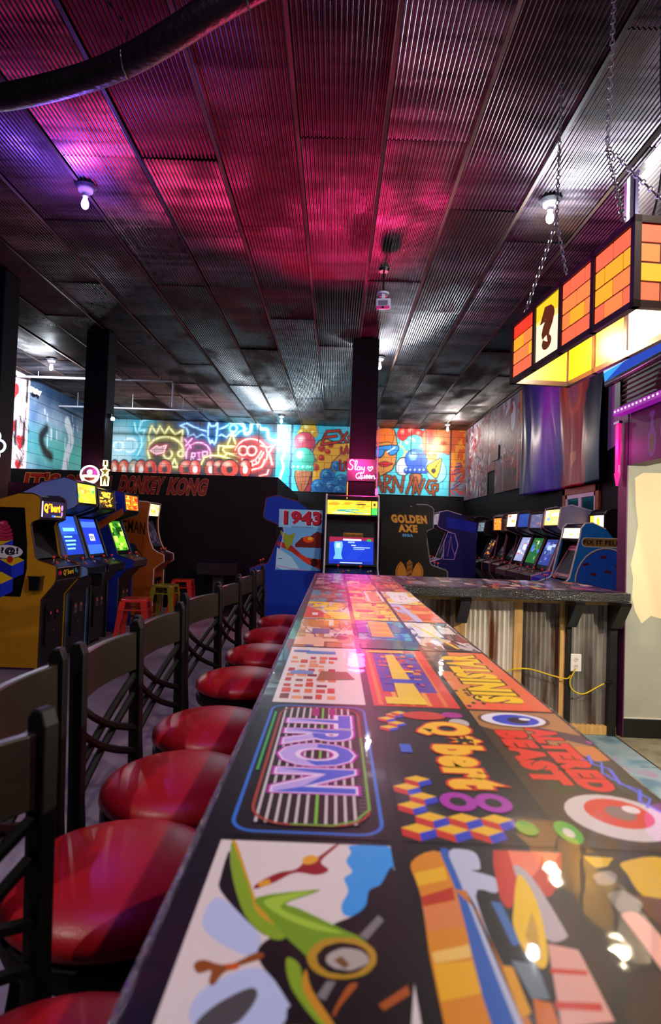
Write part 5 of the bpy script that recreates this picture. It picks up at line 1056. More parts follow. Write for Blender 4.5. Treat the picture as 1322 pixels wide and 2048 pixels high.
def side_felix(a):
    # oval panel ringed with cream
    a.rrect(.17, 1.40, .655, 1.50, .045, None, 'cfc4b0'); a.rrect(.178, 1.408, .655, 1.492, .04, None, '8a6a30'); a.text('FIX IT FELIX', .19, 1.425, .60, 1.475, '14141c', bold=.04)
    a.ell(.43, 1.02, .325, .38, 'cfc4b0', 30); a.ell(.43, 1.02, .312, .368, '4a3a30', 30); a.ell(.43, 1.02, .305, .36, '1f54b4', 30)
    for u, z, r in ((.22, 1.22, .3), (.3, 1.12, -.3), (.4, 1.3, .1), (.26, 1.0, .2), (.34, .92, -.4), (.5, .95, .3), (.24, .86, .1), (.45, 1.15, -.2), (.55, 1.22, .4)):
        c, s = math.cos(r), math.sin(r); a.poly([(u + x * c - y * s, z + x * s + y * c) for x, y in ((-.035, -.012), (.035, -.016), (.03, .014), (-.03, .016))], '5a1c24')
def bez_felix(a, iw, L): a.rect(-iw + .02, .02, iw - .02, L - .02, '8a6a6c'); a.rect(-iw + .035, L * .82, iw - .035, L * .86, 'c8a8a0').rect(-iw + .035, L * .9, iw - .035, L * .93, 'c8a8a0'); a.rect(-iw + .06, L * .14, iw - .06, L * .8, '0a0a0c'); R = random.Random(6); a.flamey(R, -iw + .025, .025, iw - .025, L * .12, ['c8a890', '5a3430', 'a87a70'], 14)
cabinet('bright blue arcade cabinet lettered FIX IT FELIX above the counter', (2.38, 6.49), -PI / 2, .52, 1.65, .66, '1c6fb4', trim='d0c4b0', mq=mq_busy('f4ecd0', ['f8f4e8', 'f0c040', 'e8b030', 'fff8e0'], 7, n=14), bezel_art=bez_felix, screen=None, side_art=side_felix, art_side=1, style='d', cp='2a3a68')
def side_white(a): a.poly([(.0, 1.04), (.10, 1.22), (.17, 1.46), (.2, 1.46), (.14, 1.22), (.05, 1.0)], '6a4a28').line([(-.16, .92), (.0, 1.0), (.12, 1.22), (.18, 1.46)], .012, 'c8a878').rect(-.18, .91, .02, .97, '3a3ab0')
cabinet('pale lilac arcade cabinet with warm marquee in the right row', (XR, 7.50), -PI / 2, .54, 1.85, .66, '8c849c', trim='c8b8b8', mq=mq_busy('f0c860', ['f8f0d0', 'e8a828', 'f8e090', '8090a8', 'fff4d8'], 8, n=16), screen=scr_busy('181420', ['302848', '483858'], 4), side_art=side_white, art_side=1, style='b', cp='2c2cb0')
specs = [('dark arcade cabinet with lilac marquee just behind the pale lilac one', 8.08, '14121c', '8f88c8', ['a8a0d8', 'c0b8e0', '7a70b0', 'd8a0a0'], 1.81, 'b', '2a3a7a', ['6a6ab8', 'a8b0d8', '40305a'], .5),
         ('arcade cabinet with solid blue marquee in the right row', 8.63, '1a2418', '2a5ce0', ['3068e8', '2858d8'], 1.83, 'b', '1c5a28', ['8ab060', '3a6ac0', '206030', 'b8b890'], .5),
         ('arcade cabinet with white and orange marquee in the right row', 9.19, '20202a', 'f4e8d0', ['f8f4e8', 'f0a040', 'e86030', '90c8c0', 'fff8ee'], 1.84, 'b', '8890b8', ['c8c8d8', 'd86a5a', '4a6ad0', 'e0d8e0'], 1.0),
         ('arcade cabinet with dim brown marquee in the right row', 9.76, '100e10', '5a3c20', ['7a5a30', '3a2414', '8a6a3a'], 1.84, 'a', '181418', ['4a2c2c', '2a2030'], .4),
         ('arcade cabinet with small glowing orange marquee in the right row', 10.34, '0e0c10', 'e87a2a', ['f0a040', 'd8501c'], 1.86, 'a', '141018', ['303040'], 1.0),
         ('arcade cabinet with tilted pale marquee deep in the right row', 11.1, '121016', '90a8c0', ['c8d8e8', 'a86a70', 'd8e0e8'], 1.74, 'b', '1c1420', ['8a5a2a', 'b8762c'], .5),
         ('farthest arcade cabinet of the right row with amber marquee', 12.4, '0e0c10', 'f0a040', ['f8c860', 'e87a20'], 1.86, 'a', '141018', ['302020'], 1.0)]
for i, (lab, y, sd, bg, cols, H, sty, sb, sc, dim) in enumerate(specs):
    cabinet(lab, (XR, y), -PI / 2, .53, H, .66, sd, trim='3a3438' if i % 2 else '6a5a48', mq=mq_busy(bg, cols, 20 + i, n=12), mq_dim=dim, screen=scr_busy(sb, sc, 30 + i, n=16), style=sty, cp=('2a2420', '303030', '484440', '3a1c18', '1a1a2a', '20202c', '1c1418')[i])
def side_star(a):
    a.poly([(.05, 1.05), (.24, 1.05), (.30, 1.3), (.24, 1.5), (.12, 1.52), (.06, 1.35)], '16206a'); a.line([(.05, 1.05), (.24, 1.05), (.30, 1.3), (.24, 1.5), (.12, 1.52), (.06, 1.35)], .012, 'b8a8d0', True); a.line([(.12, 1.1), (.18, 1.45), (.2, 1.25), (.26, 1.1)], .008, 'b890c0')
    a.poly([(.1, 1.6), (.6, 1.52), (.62, 1.7), (.1, 1.78)], '1a2a9a')
cabinet('blue and white arcade cabinet standing forward of the right row, facing left', (1.84, 10.75), -PI / 2, .60, 1.86, .62, '1a2058', trim='b8b0c0', mq=mq_busy('c8c0d0', ['e8e0e8', '6a6ac0', 'b05060'], 40, n=10), mq_dim=.5, screen=scr_busy('101018', ['282838'], 41), side_art=side_star, art_side=1, style='b', cp='6a4a7a')

# cup-like coin boxes clipped on the yellow cabinet and its neighbour
def ashtray(x, y, z, label):
    t = empty('drink_holder', (x, y, z), 0, label, 'cup holder'); m = pmat('black_plastic_holder', '0c0c10', .2, coat=.5)
    MB().prism([(-.05, -.07), (.05, -.07), (.06, .07), (-.06, .07)], 'y', -.09, 0).build('holder_body', m, t, bevel=.012)
    MB().prism([(-.063, .06), (.063, .06), (.063, .075), (-.063, .075)], 'y', -.1, 0).build('rim', m, t, bevel=.005)
ashtray(-2.90, 5.90, .86, 'black drink holder clipped to the side of the yellow cabinet')
ashtray(-2.595, 6.66, .85, 'black drink holder on the pale blue cabinet behind the yellow one')

# ================================================================ HANGING LAMP of glowing brick panels
lm = empty('hanging_lamp', (1.19, 2.44, 2.44), math.radians(5.2), 'long hanging box lamp with glowing red and yellow brick panels over the bar', 'lamp')
LW, LL_, LH = .39, 1.335, .385
M_LFR = pmat('dark_red_lamp_frame', '2a0c0c', .4)
M_GROUT = glow('lamp_grout', '5a0804', .35)
br_m = [glow('lamp_brick_red', 'ff3a1c', 1.1), glow('lamp_brick_salmon', 'ff6a44', 1.1), glow('lamp_brick_orange', 'ff8440', 1.1), glow('lamp_brick_yellow', 'ffa820', 1.1)]
fr = MB(); b_ = .030
for z in (0, LH - b_):
    fr.box(0, b_, 0, LL_, z, z + b_).box(LW - b_, LW, 0, LL_, z, z + b_).box(0, LW, 0, b_, z, z + b_).box(0, LW, LL_ - b_, LL_, z, z + b_)
for y in [i * (LL_ - b_) / 4 for i in range(5)]: fr.box(0, b_, y, y + b_, 0, LH).box(LW - b_, LW, y, y + b_, 0, LH)
fr.build('frame', M_LFR, lm)
MB().box(.005, LW - .005, .005, LL_ - .005, LH - .006, LH).build('top_cover', pmat('lamp_top_board', '3a2410', .6), lm)
def brick_panel(o, u, n, w, h, seed, q=False, inner='ffc81e', istr=1.6):
    """o lower left corner seen from outside, u along the face, n outwards"""
    u = Vector(u); n = Vector(n); o = Vector(o); v = Vector((0, 0, 1)); R = random.Random(seed)
    def slab(mb, a0, a1, b0, b1, d0, d1):
        c = [o + u * a + v * b + n * d for d in (d0, d1) for b in (b0, b1) for a in (a0, a1)]
        mb.add(c, [(0, 2, 3, 1), (4, 5, 7, 6), (0, 1, 5, 4), (2, 6, 7, 3), (0, 4, 6, 2), (1, 3, 7, 5)]); return mb
    pn = slab(MB(), 0, w, 0, h, -.004, 0).build('panel', M_GROUT if not q else glow('question_panel_white', 'fff0c0', 1.25), lm)
    slab(MB(), 0, w, 0, h, -.008, -.0045).build('diffuser', glow('lamp_inner_' + inner, inner, istr), pn)
    if q:
        a = Art(.0006); a.rect(0, h * .72, w, h, 'ffd020'); a.poly([(0, h * .72), (w, h * .72), (w, h * .6), (0, h * .66)], 'ffe27a'); a.text('?', w * .25, h * .16, w * .75, h * .86, '5a2206', off=.03, bold=.05)
        a.build('question_mark', colmat('question_print', .3, emit=1.15), pn, o, u, v, gap=.001); return
    g = .0048; rows = 4; rh = h / rows
    for r in range(rows):
        cuts = [0, .27, .77, 1] if (r + seed) % 2 else [0, .5, 1]
        for i in range(len(cuts) - 1):
            top = r == rows - 1; m = br_m[R.choice([0, 1, 1]) if top else (R.choice([2, 3, 2]) if r else R.choice([1, 1, 2]))]
            slab(MB(), cuts[i] * w + g, cuts[i + 1] * w - g, r * rh + g, (r + 1) * rh - g, 0, .004).build('brick', m, pn)
cell = (LL_ - b_) / 4
for i in range(4):
    y = i * cell + b_; w = cell - b_
    brick_panel((b_ * .4, y + w, b_), (0, -1, 0), (-1, 0, 0), w, LH - 2 * b_, i + 1, q=(i == 2))
    brick_panel((LW - b_ * .4, y, b_), (0, 1, 0), (1, 0, 0), w, LH - 2 * b_, i + 6, q=(i == 1), inner=('ffb400', 'fff4e0', 'ffc81e', 'ffc000')[i], istr=(1.1, 2.6, 1.2, 1.0)[i])
brick_panel((b_, b_ * .4, b_), (1, 0, 0), (0, -1, 0), LW - 2 * b_, LH - 2 * b_, 11)
brick_panel((LW - b_, LL_ - b_ * .4, b_), (-1, 0, 0), (0, 1, 0), LW - 2 * b_, LH - 2 * b_, 12, inner='ffb818', istr=1.2)
for y in (.35, 1.0):
    MB().lathe([(.001, 0), (.02, .005), (.03, .04), (.02, .08), (.012, .10), (.001, .1)], (LW / 2, y, LH - .16), 14).build('bulb', glow('lamp_bulb', 'ffe8c0', 9), lm, smooth=True)
    lamp_light('hanging_lamp_light', (LW / 2, y, .17), 26, (1, .82, .55), .05, lm)
# chains
def chain(name, pts, parent, r=.0035, ln=.034):
    mb = MB(); i = 0
    for a, b in zip(pts[:-1], pts[1:]):
        a, b = Vector(a), Vector(b); d = (b - a); n = max(1, int(d.length / (ln * .78))); t = d.normalized(); s1 = t.orthogonal().normalized(); s2 = t.cross(s1)
        for k in range(n):
            c = a + d * (k + .5) / n; s = s1 if i % 2 else s2; i += 1
            mb.tube([c + t * (ln / 2 - .009) * sgn + (t * math.cos(an) * sgn2 + s * math.sin(an) * sgn2) * .009 for sgn, sgn2, an in ((1, 1, -PI / 2 + .0), (1, 1, 0), (1, 1, PI / 2), (-1, -1, -PI / 2), (-1, -1, 0), (-1, -1, PI / 2))], r, 5, closed=True)
    return mb.build(name, pmat('zinc_chain', '9a98a4', .35, .9), parent)
def to_lamp(p): return lm.matrix_basis.inverted() @ Vector(p)
Rz = Matrix.Rotation(math.radians(5.2), 4, 'Z'); LMW = Matrix.Translation((1.19, 2.44, 2.44)) @ Rz; INV = LMW.inverted()
hubs = [((1.25, 2.85, 3.37), (1.27, 2.85, CEIL - .02)), ((1.28, 3.6, 3.40), (1.30, 3.62, CEIL - .02))]
for k_, (hub, top) in enumerate(hubs):
    yy = .12 if k_ == 0 else LL_ - .12; h = INV @ Vector(hub)
    chain('chain', [INV @ Vector(top), h], lm); chain('chain', [h, (.03, yy, LH)], lm); chain('chain', [h, (LW - .03, yy, LH)], lm)
MB().tube(smooth_path([INV @ Vector(p) for p in ((1.45, 2.72, CEIL - .01), (1.43, 2.72, 3.7), (1.46, 2.75, 3.2), (1.40, 2.8, 2.83))], 6), .006, 6).build('power_cord', M_TRIM, lm)

# ================================================================ BULBS ON THE CEILING
M_PORC = pmat('white_porcelain', 'cfcad0', .3)
def ceiling_bulb(x, y, hexc, strength, watt, col, label, drop=0.0, aim=None):
    t = empty('ceiling_bulb', (x, y, CEIL - .012 - drop), 0, label, 'ceiling light')
    if drop: MB().cyl((0, 0, -.01), (0, 0, drop), .006, .006, 6).build('cord', M_TRIM, t)
    MB().lathe([(.001, 0), (.085, 0), (.088, -.012), (.07, -.03), (.001, -.03)], n=16).build('tin_plate', pmat('cut_tin_plate', '3a3c40', .4, .6), t)
    MB().lathe([(.001, -.03), (.062, -.03), (.058, -.055), (.03, -.075), (.025, -.095), (.001, -.095)], n=18).build('lampholder', M_PORC, t, smooth=True)
    MB().lathe([(.001, -.095), (.016, -.095), (.019, -.115), (.03, -.145), (.0325, -.165), (.027, -.187), (.014, -.2), (.001, -.203)], n=18).build('bulb', glow('bulb_' + hexc, hexc, strength), t, smooth=True)
    lamp_light('bulb_light', (0, 0, -.26), watt, col, .04, t)
    if aim:
        lamp_light('bulb_throw', (0, 0, -.24), watt * aim[3], col, .04, t, spot=2.2, aim=(aim[0] - x, aim[1] - y, aim[2] - CEIL))  # extra aimed spot, added to brighten walls and bar beyond the bulb's own light
WHT = (.86, .92, 1.0)
ceiling_bulb(-2.18, 4.91, '8a6aff', 9, 50, (.25, .09, 1.0), 'violet glowing bulb on the ceiling at upper left')
ceiling_bulb(-.9, 1.3, '9a6aff', 9, 45, (.55, .10, 1.0), 'violet bulb on the ceiling above the camera, out of view')  # unseen extra bulb, added to tint the nearer ceiling purple
ceiling_bulb(1.69, 4.91, 'f4f8ff', 14, 90, WHT, 'white bulb on the ceiling above the glowing brick lamp')
ceiling_bulb(-5.02, 10.29, 'f4f8ff', 14, 80, WHT, 'white bulb on the ceiling beyond the columns at far left', aim=(-6.1, 13.2, 3.0, 11))
ceiling_bulb(-1.42, 14.75, 'f4f8ff', 14, 60, (.78, .92, 1.0), 'white bulb near the far wall between the two murals', aim=(-2.4, FARY, 3.0, 8.5))
ceiling_bulb(2.75, 15.1, 'f4f8ff', 14, 40, (1, .92, .82), 'white bulb in the far right corner by the tagged wall', aim=(1.6, FARY, 2.9, 8))
ceiling_bulb(.62, 9.55, 'f4f8ff', 14, 80, WHT, 'white bulb just right of the middle column under the ceiling')
ceiling_bulb(1.75, .9, 'fff2e0', 14, 30, (1, .90, .76), 'white bulb on the ceiling behind the camera, right', aim=(1.2, 3.4, .4, 7))
ceiling_bulb(-2.0, -.3, 'fff2e0', 14, 22, (1, .93, .84), 'white bulb on the ceiling behind the camera, left', aim=(-.9, 2.6, .4, 6))
ceiling_bulb(2.75, 2.5, 'fff0d0', 14, 215, (1, .88, .68), 'warm bulb on a long cord inside the kitchen', drop=2.15)

# ================================================================ NEON SIGNS
def neon_tubes(t, strokes, r, mat, name='tube'):
    for s in strokes: MB().tube(s, r, 7).build(name, mat, t, smooth=True)
sg = empty('script_neon_sign', (.35, 8.615, 2.37), 0, 'hot pink Slay Queen script neon with a heart on the middle column', 'neon sign')
k_ = .00205
def sp(pts, n=5): return smooth_path([((x - 597) * k_, -.03, (345 - y) * k_) for x, y in pts], n)
Sl = [[(545, 290), (528, 280), (512, 295), (520, 312), (535, 326), (528, 347), (510, 350), (502, 340)], [(548, 345), (562, 310), (564, 288), (556, 286), (550, 312), (553, 348), (562, 346)],
      [(586, 332), (574, 326), (565, 340), (572, 351), (583, 345), (587, 328), (587, 347), (595, 346)], [(598, 328), (601, 345), (611, 345), (616, 327), (613, 362), (602, 374), (594, 364)],
      [(655, 356), (641, 338), (642, 327), (651, 328), (656, 336), (662, 326), (672, 325), (672, 338), (655, 356)],
      [(583, 370), (564, 380), (560, 400), (575, 411), (590, 398), (590, 376), (576, 368)], [(576, 398), (588, 408), (602, 412)], [(602, 386), (602, 404), (614, 404), (618, 386), (618, 406), (625, 404)],
      [(628, 398), (640, 392), (636, 384), (628, 392), (632, 406), (645, 402)], [(648, 398), (660, 392), (656, 384), (648, 392), (652, 406), (664, 402)], [(668, 387), (670, 408), (672, 394), (682, 387), (687, 394), (688, 408), (696, 404)]]
neon_tubes(sg, [sp(s) for s in Sl], .0062, glow('pink_neon_tube', 'ff9cc8', 5.5))
MB().box(-.21, .21, -.022, -.016, -.17, .15).build('acrylic_backing', pmat('dark_red_acrylic', '14020a', .4), sg, bevel=.006)
for x, z in ((-.18, .12), (.18, .12), (-.18, -.14), (.18, -.14)): MB().cyl((x, -.016, z), (x, .006, z), .008, .008, 8).build('standoff', M_CHROME, sg)
lamp_light('pink_neon_light', (0, -.5, .1), 90, (1.0, .03, .30), .12, sg)
lamp_light('pink_neon_throw', (.02, -.30, .25), 620, (1.0, .02, .13), .1, sg, spot=.82, aim=(-.62, -3.4, 1.93))  # bodiless red spot added to wash the ceiling; not light of the tubes
ct = empty('conduit', (.575, 8.60, 2.0), 0, 'thin white conduit with a switch box on the right edge of the middle column', 'conduit'); MB().cyl((0, 0, .1), (0, 0, 1.0), .008, .008, 8).build('pipe', pmat('grey_conduit', '8a8690', .5), ct); MB().box(-.02, .02, -.02, .015, 0, .1).build('switch_box', M_PORC, ct, bevel=.003)
tl = empty('tube_light', (.155, 8.60, 1.78), 0, 'slim amber tube light on the left edge of the middle column', 'lamp'); MB().cyl((0, -.012, .02), (0, -.012, .40), .007, .007, 8).build('tube', glow('amber_tube', 'ff9a30', 1.6), tl, smooth=True); MB().box(-.012, .012, -.004, .012, 0, .42).build('channel', M_TRIM, tl)
rn = empty('round_neon_sign', (-3.555, 8.61, 2.16), 0, 'round white neon with pink and orange glow on the left column', 'neon sign')
def loop(cx, cz, rx, rz, a0=0, a1=2 * PI, n=20): return [(cx + rx * math.cos(a0 + (a1 - a0) * i / n), -.03, cz + rz * math.sin(a0 + (a1 - a0) * i / n)) for i in range(n + 1)]
MB().lathe([(.001, 0), (.145, 0), (.145, .006), (.001, .006)], n=30).build('acrylic_backing', pmat('dark_red_acrylic', '2c0410', .2), rn).rotation_euler = (PI / 2, 0, 0)
neon_tubes(rn, [loop(0, 0, .13, .125)], .012, glow('white_pink_neon', 'ffd0e8', 4.5)); neon_tubes(rn, [loop(0, .035, .02, .02, n=10)], .022, glow('lilac_neon', 'c8c0ff', 2.5)); neon_tubes(rn, [loop(0, -.04, .09, .06, PI, 2 * PI), loop(0, -.02, .105, .01)], .011, glow('orange_neon', 'ffb080', 4))
lamp_light('ring_neon_light', (0, -.14, .05), 9, (1, .05, .45), .06, rn); lamp_light('ring_neon_light', (0, -.12, -.12), 7, (1, .25, .08), .06, rn)
yn = empty('upright_neon_sign', (-3.335, 8.61, 2.18), 0, 'narrow yellow star-topped neon beside the round pink one', 'neon sign')
star = [(.07 * (1 if i % 2 == 0 else .45) * math.sin(i * PI / 5), -.03, .03 + .09 * (1 if i % 2 == 0 else .45) * math.cos(i * PI / 5)) for i in range(11)]
neon_tubes(yn, [star, [(-.025, -.03, .11), (-.025, -.03, .19), (.025, -.03, .19), (.025, -.03, .11)], [(-.055, -.03, -.04), (-.05, -.03, -.17), (-.015, -.03, -.17), (0, -.03, -.08), (.015, -.03, -.17), (.05, -.03, -.17), (.055, -.03, -.04)]], .010, glow('yellow_neon', 'fff0a0', 4))
MB().box(-.05, .05, -.02, -.014, -.16, .17).build('acrylic_backing', pmat('smoky_acrylic', '2a2410', .2), yn); MB().box(-.08, .03, -.014, .008, -.02, .02).build('mount_arm', M_TRIM, yn); lamp_light('yellow_neon_light', (.02, -.12, 0), 5, (1, .75, .2), .05, yn)
pn_ = empty('petal_neon_sign', (-3.85, 6.585, 2.26), 0, 'blue and white petalled neon at the left edge above the yellow cabinet', 'neon sign')
for i in range(6): neon_tubes(pn_, [loop(.12 * math.cos(i * PI / 3), .02 + .12 * math.sin(i * PI / 3), .065, .065)], .012, glow('ice_blue_neon', 'b8e4ff', 4.5) if i in (0, 1, 5) else glow('pale_orange_neon', 'ffd8c0', 4))
neon_tubes(pn_, [loop(0, .02, .05, .05)], .012, glow('orange_neon', 'ffb080', 4)); neon_tubes(pn_, [[(0, -.03, -.17), (.02, -.03, -.26)], [(.03, -.03, -.2), (.09, -.03, -.24)]], .012, glow('white_pink_neon', 'ffd0e8', 4.5))
lamp_light('petal_neon_light', (.1, -.16, .12), 10, (.45, .2, 1), .06, pn_); lamp_light('petal_neon_light', (.1, -.14, -.25), 6, (1, .1, .3), .06, pn_)

# ================================================================ RIGHT SIDE: awning, screen, banner, window
aw = empty('awning', (NEARX - .022, 2.5, 2.46), 0, 'rusty corrugated awning edged with a magenta light strip over the serving wall', 'awning')
mb = MB(); n = 6 * 6
for i in range(n + 1):
    z = .03 + .22 * i / n; xx = -.05 - .011 * math.cos(2 * PI * i / 6); mb.v += [(xx, -2.2, z), (xx, 2.0, z)]
for i in range(n): mb.f.append((2 * i + 1, 2 * i, 2 * i + 2, 2 * i + 3)); mb.c.append(None)
mb.build('corrugated_sheet', rusty('awning_sheet', '6a6258', '4a2c1a', .5, .5, .45, (1, 1, 1), 3), aw, smooth=True)
MB().box(-.07, -.002, 2.0, 2.09, -.01, .26).build('end_board', M_TRIM, aw, bevel=.003)
MB().box(-.05, -.002, -2.2, 2.0, .02, .26).build('backing_board', M_TRIM, aw)
MB().box(-.075, -.002, -2.2, 2.1, -.03, .02).build('light_channel', glow('magenta_channel', 'a01cb0', .55), aw, bevel=.004)
for i in range(40): MB().box(-.079, -.074, 2.06 - i * .055, 2.075 - i * .055, -.008, .004).build('led', glow('led_pink', 'ff9cff', 5), aw)
lamp_light('led_strip_light', (-.14, 1.2, -.04), 1.5, (.85, .1, 1), .1, aw); lamp_light('led_strip_light', (-.1, 2.25, -.25), 2.5, (1, .05, .6), .08, aw)
ar = empty('arrow_sign', (NEARX - .03, JAMBY + .07, 2.1), 0, 'glowing magenta arrow sign on the purple wall end', 'sign')
MB().prism([(-.02, .28), (.03, .28), (.03, -.10), (.045, -.10), (.01, -.2), (-.03, -.10), (-.02, -.10)], 'x', -.012, 0.005).build('arrow_panel', glow('magenta_arrow', 'ff0c8c', .95), ar)
MB().prism([(-.045, .30), (.045, .30), (.045, .28), (-.045, .28)], 'x', -.022, .005).build('cap', M_CHROME, ar)
tv = empty('television', (1.99, 3.93, 2.62), math.radians(0), 'flat television showing a blue and tan picture, tilted above the awning', 'television')
tv.rotation_euler = (0, math.radians(-8), 0)
MB().box(-.02, .03, -.53, .53, 0, .60).build('housing', pmat('tv_bezel', '0c0c14', .2, coat=.4), tv, bevel=.006)
a = Art(.0002); a.rect(-.51, .035, .51, .585, '90b8e0').rect(-.51, .035, .51, .10, '1c3a9a').poly([(-.51, .10), (-.51, .035), (-.2, .10)], '2a8ad0').poly([(-.40, .13), (-.12, .13), (-.02, .22), (-.05, .42), (-.3, .40), (-.42, .25)], 'b8a48c').ell(-.25, .17, .12, .05, 'c89048').poly([(.0, .1), (.1, .1), (.14, .4), (.02, .4)], '2a50b0').poly([(.12, .12), (.30, .12), (.3, .4), (.14, .4)], 'c8a898').rect(.17, .12, .19, .4, '5a4034').rect(.24, .12, .255, .4, '5a4034').poly([(.33, .2), (.51, .12), (.51, .5), (.35, .4)], '1c58c0')
a.build('screen', M_SCREEN, tv, (-.021, 0, 0), (0, -1, 0), (0, 0, 1), gap=.001)
MB().box(.03, .19, -.10, .10, .22, .38).build('wall_bracket', M_TRIM, tv)
MB().tube([(-.022, -.5, .012), (-.022, .5, .012)], .004, 6).build('lower_trim', M_CHROME, tv)
# banner with folds
RB = Ras(3.4, 2.05, .02, '140e34')
X_, Y_ = RB.X, RB.Y; nb = RB.noise(.5, 8)
RB.mix(np.exp(-((X_ - 1.2) / .7) ** 2) * .9, '5420b0'); RB.mix(np.exp(-((X_ - 1.5) / .4) ** 2) * np.clip((Y_ - .3), 0, 1) * .9, '9a20b8'); RB.mix(np.clip((nb - .6) * 2, 0, .5), '1c1c5a')
RB.poly(smooth_path([(1.95, 0), (2.05, .5), (1.95, 1.0), (1.9, 1.4), (2.05, 1.6), (2.2, 2.05), (2.9, 2.05), (2.85, 1.5), (2.7, 1.0), (2.8, .5), (2.85, 0)], 4, True), '8a1018'); RB.ell(2.35, 1.4, .28, .5, '9a2a1c', e=.2); RB.ell(2.38, 1.55, .16, .4, '8a1c4c', e=.1); RB.stroke(smooth_path([(2.1, 1.55), (2.2, 1.2), (2.4, 1.1), (2.6, 1.35), (2.7, 2.0)], 5), .06, 'b8401c'); RB.poly([(2.25, .5), (2.5, .52), (2.5, .38), (2.38, .3)], 'b07040'); RB.ell(2.72, .78, .05, .09, 'b06a40'); RB.rect(2.82, .6, 2.9, .72, '9a4a38'); RB.mix((X_ > 2.92) * .9, '16243c')
nx, ny = 120, 60; gx, gy = np.meshgrid(np.linspace(0, 3.4, nx), np.linspace(0, 2.05, ny)); cc = RB.at(gx, gy).reshape(-1, 3)
fold = .022 * np.sin(gx * 6 + 1.2 * np.sin(gy * 2)) * (1.1 - gy / 2.6) + .008 * np.sin(gx * 15 + gy * 2.3 + np.sin(gx * 3) * 2) + .03 * np.sin(gx * 2.6 - gy * 1.9)
fold = fold - fold.min() + .01; Pv = np.stack([-fold, -gx, gy], -1).reshape(-1, 3); idx = np.arange(nx * ny).reshape(ny, nx); Fv = np.stack([idx[:-1, :-1], idx[:-1, 1:], idx[1:, 1:], idx[1:, :-1]], -1).reshape(-1, 4)
me = bpy.data.meshes.new('cloth'); me.from_pydata(Pv.tolist(), [], Fv.tolist()); at = me.color_attributes.new('Col', 'FLOAT_COLOR', 'POINT'); buf = np.ones((nx * ny, 4), np.float32); buf[:, :3] = cc; at.data.foreach_set('color', buf.ravel()); me.update()
bn = empty('vinyl_banner', (RIGHTX - .03, 11.0, 2.22), 0, 'creased purple and red vinyl banner hung on the right wall', 'banner'); o = link('cloth', me, colmat('vinyl_banner_print', .36, spec=.3), bn, smooth=True); sm = o.modifiers.new('thickness', 'SOLIDIFY'); sm.thickness = .002
MB().tube([(-.03, 0, 2.05), (-.03, -3.4, 2.05)], .012, 8).build('hanging_rod', M_TRIM, bn)
for i in range(4): MB().lathe([(.006, 0), (.012, 0), (.012, .004), (.006, .004)], n=10).build('grommet', M_CHROME, bn, loc=(-.13, -.2 - i, 2.0)).rotation_euler = (0, PI / 2, 0)
# window beneath it
wn = empty('window_1', (RIGHTX - .002, 8.46, 1.2), 0); tag(wn, kind='structure'); M_OAK = pmat('orange_oak_casing', '8a4a1c', .4, var=.25, stretch=(6, 1, 6)); M_SASH = pmat('white_vinyl_sash', 'c8c4cc', .35)
for y0, y1, z0, z1 in ((-.62, -.52, 0, 1.02), (.52, .62, 0, 1.02), (-.62, .62, .92, 1.02), (-.62, .62, 0, .1)): MB().box(-.035, 0, y0, y1, z0, z1).build('casing', M_OAK, wn, bevel=.004)
for y0, y1, z0, z1 in ((-.52, -.46, .1, .92), (.46, .52, .1, .92), (-.52, .52, .86, .92), (-.04, .05, .1, .86), (-.52, .52, .1, .16)): MB().box(-.025, 0, y0, y1, z0, z1).build('sash', M_SASH, wn, bevel=.003)
for y0, y1 in ((-.46, -.04), (.05, .46)): MB().box(-.01, 0, y0, y1, .16, .86).build('pane', pmat('teal_pane', '0f4a4c', .08, spec=.8), wn)

# ================================================================ CEILING FURNITURE
pj = empty('projector', (.425, 6.33, CEIL - .012), 0, 'small white hanging projector glowing pink below, mid ceiling', 'projector')
MB().lathe([(.001, 0), (.06, 0), (.05, -.03), (.001, -.03)], n=14).build('ceiling_plate', M_TRIM, pj); MB().cyl((0, 0, -.02), (0, 0, -.25), .01, .01, 8).build('pole', M_TRIM, pj)
M_PJ = pmat('white_projector_shell', 'c8c4d0', .4)
h = MB().box(-.075, .075, -.05, .09, -.06, .05).build('body', M_PJ, pj, bevel=.01); h.location = (.005, 0, -.37); h.rotation_euler = (.35, 0, -.15)
MB().lathe([(.001, 0), (.065, 0), (.065, .02), (.001, .02)], n=16).build('swivel', M_PJ, pj, loc=(0, 0, -.28)); MB().box(-.018, .018, -.03, .03, -.35, -.26).build('bracket', M_PJ, pj, bevel=.004)
g_ = MB().box(-.05, .05, -.053, -.049, -.02, .03).build('vent_grille', pmat('grey_vent', '6a6870', .5), h); MB().cyl((.0, -.05, -.04), (0, -.062, -.04), .012, .012, 10).build('lens', M_BEZEL, h); MB().box(-.07, .07, -.0525, -.049, -.057, -.025).build('pink_band', pmat('pink_band', 'd83a8a', .4), h)
dt = empty('flexible_duct', (-1.3, 3.3, 4.12), 0, 'black scuffed flexible duct curving under the ceiling at upper left', 'duct')
path = smooth_path([(x + 1.3, y - 3.3, z - 4.12) for x, y, z in ((-3.0, 3.62, 4.14), (-2.5, 3.66, 4.12), (-2.18, 3.64, 4.10), (-1.64, 3.48, 4.1), (-1.28, 3.32, 4.1), (-.95, 3.12, 4.1), (-.70, 2.97, 4.12), (-.4, 2.82, 4.15), (-.1, 2.72, 4.2))], 10)
MB().tube(path, .075, 14).build('hose', pmat('scuffed_black_hose', '0a090a', .45, var=.6, vscale=14, bump=.6, bscale=30), dt, smooth=True)
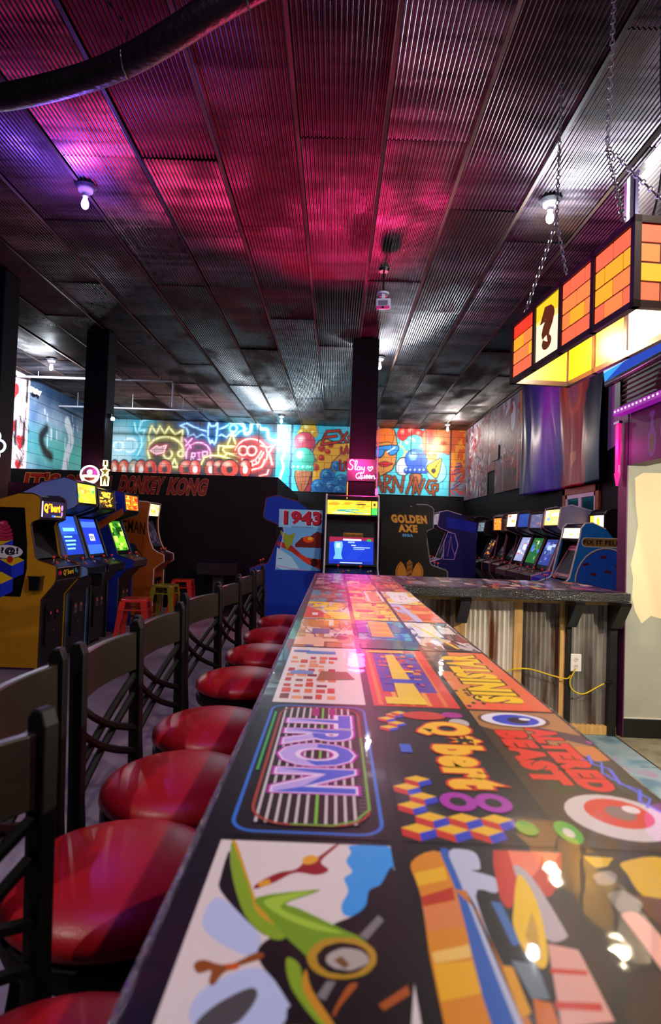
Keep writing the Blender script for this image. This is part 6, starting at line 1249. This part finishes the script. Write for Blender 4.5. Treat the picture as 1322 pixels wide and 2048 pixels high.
for i in (12, 40, 66):
    p = Vector(path[i]); MB().tube([(p.x, p.y + .08 * math.cos(a_), p.z + .08 * math.sin(a_)) for a_ in [q * PI / 8 for q in range(16)]], .006, 5, closed=True).cyl((p.x, p.y, p.z + .07), (p.x, p.y, CEIL - 4.13), .006, .006, 6).build('strap', M_CHROME, dt)
pp = empty('sprinkler_pipe', (-4.5, 11.2, 4.15), 0, 'pale sprinkler pipes with drops beneath the ceiling beyond the columns', 'pipe'); M_PIPE = pmat('grey_pipe', '8c8c96', .4, .5)
MB().tube([(-1.6, 0, .03), (1.34, 0, .03), (1.36, 0, -.02), (1.36, 0, -.46)], .022, 8).build('pipe_run', M_PIPE, pp, smooth=True); MB().tube([(.4, 0, .03), (.4, -.9, .03), (.4, -.9, .13)], .018, 8).build('pipe_branch', M_PIPE, pp)
MB().tube([(-1.6, 1.75, -.17), (1.55, 1.75, -.17)], .022, 8).build('pipe_run', M_PIPE, pp)
for x in (-1.2, 0, 1.1): MB().cyl((x, 0, .03), (x, 0, .14), .006, .006, 6).cyl((x, 1.75, -.17), (x, 1.75, .14), .006, .006, 6).build('hanger', M_PIPE, pp)
fd = empty('flood_light', (LEFTX + .06, 11.75, 4.05), 0, 'white twin-head flood light high on the left wall', 'flood light')
MB().box(-.06, .02, -.06, .06, -.06, .06).build('housing', M_PJ, fd, bevel=.01)
for s in (-1, 1):
    hd = MB().lathe([(.001, 0), (.03, 0), (.055, .09), (.05, .095), (.001, .08)], n=14).build('head', M_PJ, fd, smooth=True); hd.location = (.05, .05 * s, -.02); hd.rotation_euler = (s * -.5, PI * .62, 0)
sc_ = empty('spot_lamp', (-3.35, 8.70, 3.02), 0, 'tiny cold white spot lamp on the side of the left column', 'lamp'); MB().box(-.03, .03, -.02, .02, -.02, .05).build('bracket', M_TRIM, sc_); MB().lathe([(.001, -.05), (.025, -.045), (.03, -.02), (.02, 0), (.001, 0)], (.045, 0, .0), 12).build('lens', glow('spot_lens', 'd8f0ff', 8), sc_, smooth=True); lamp_light('spot_glow', (.08, -.05, -.1), 3, (.6, .85, 1), .03, sc_)
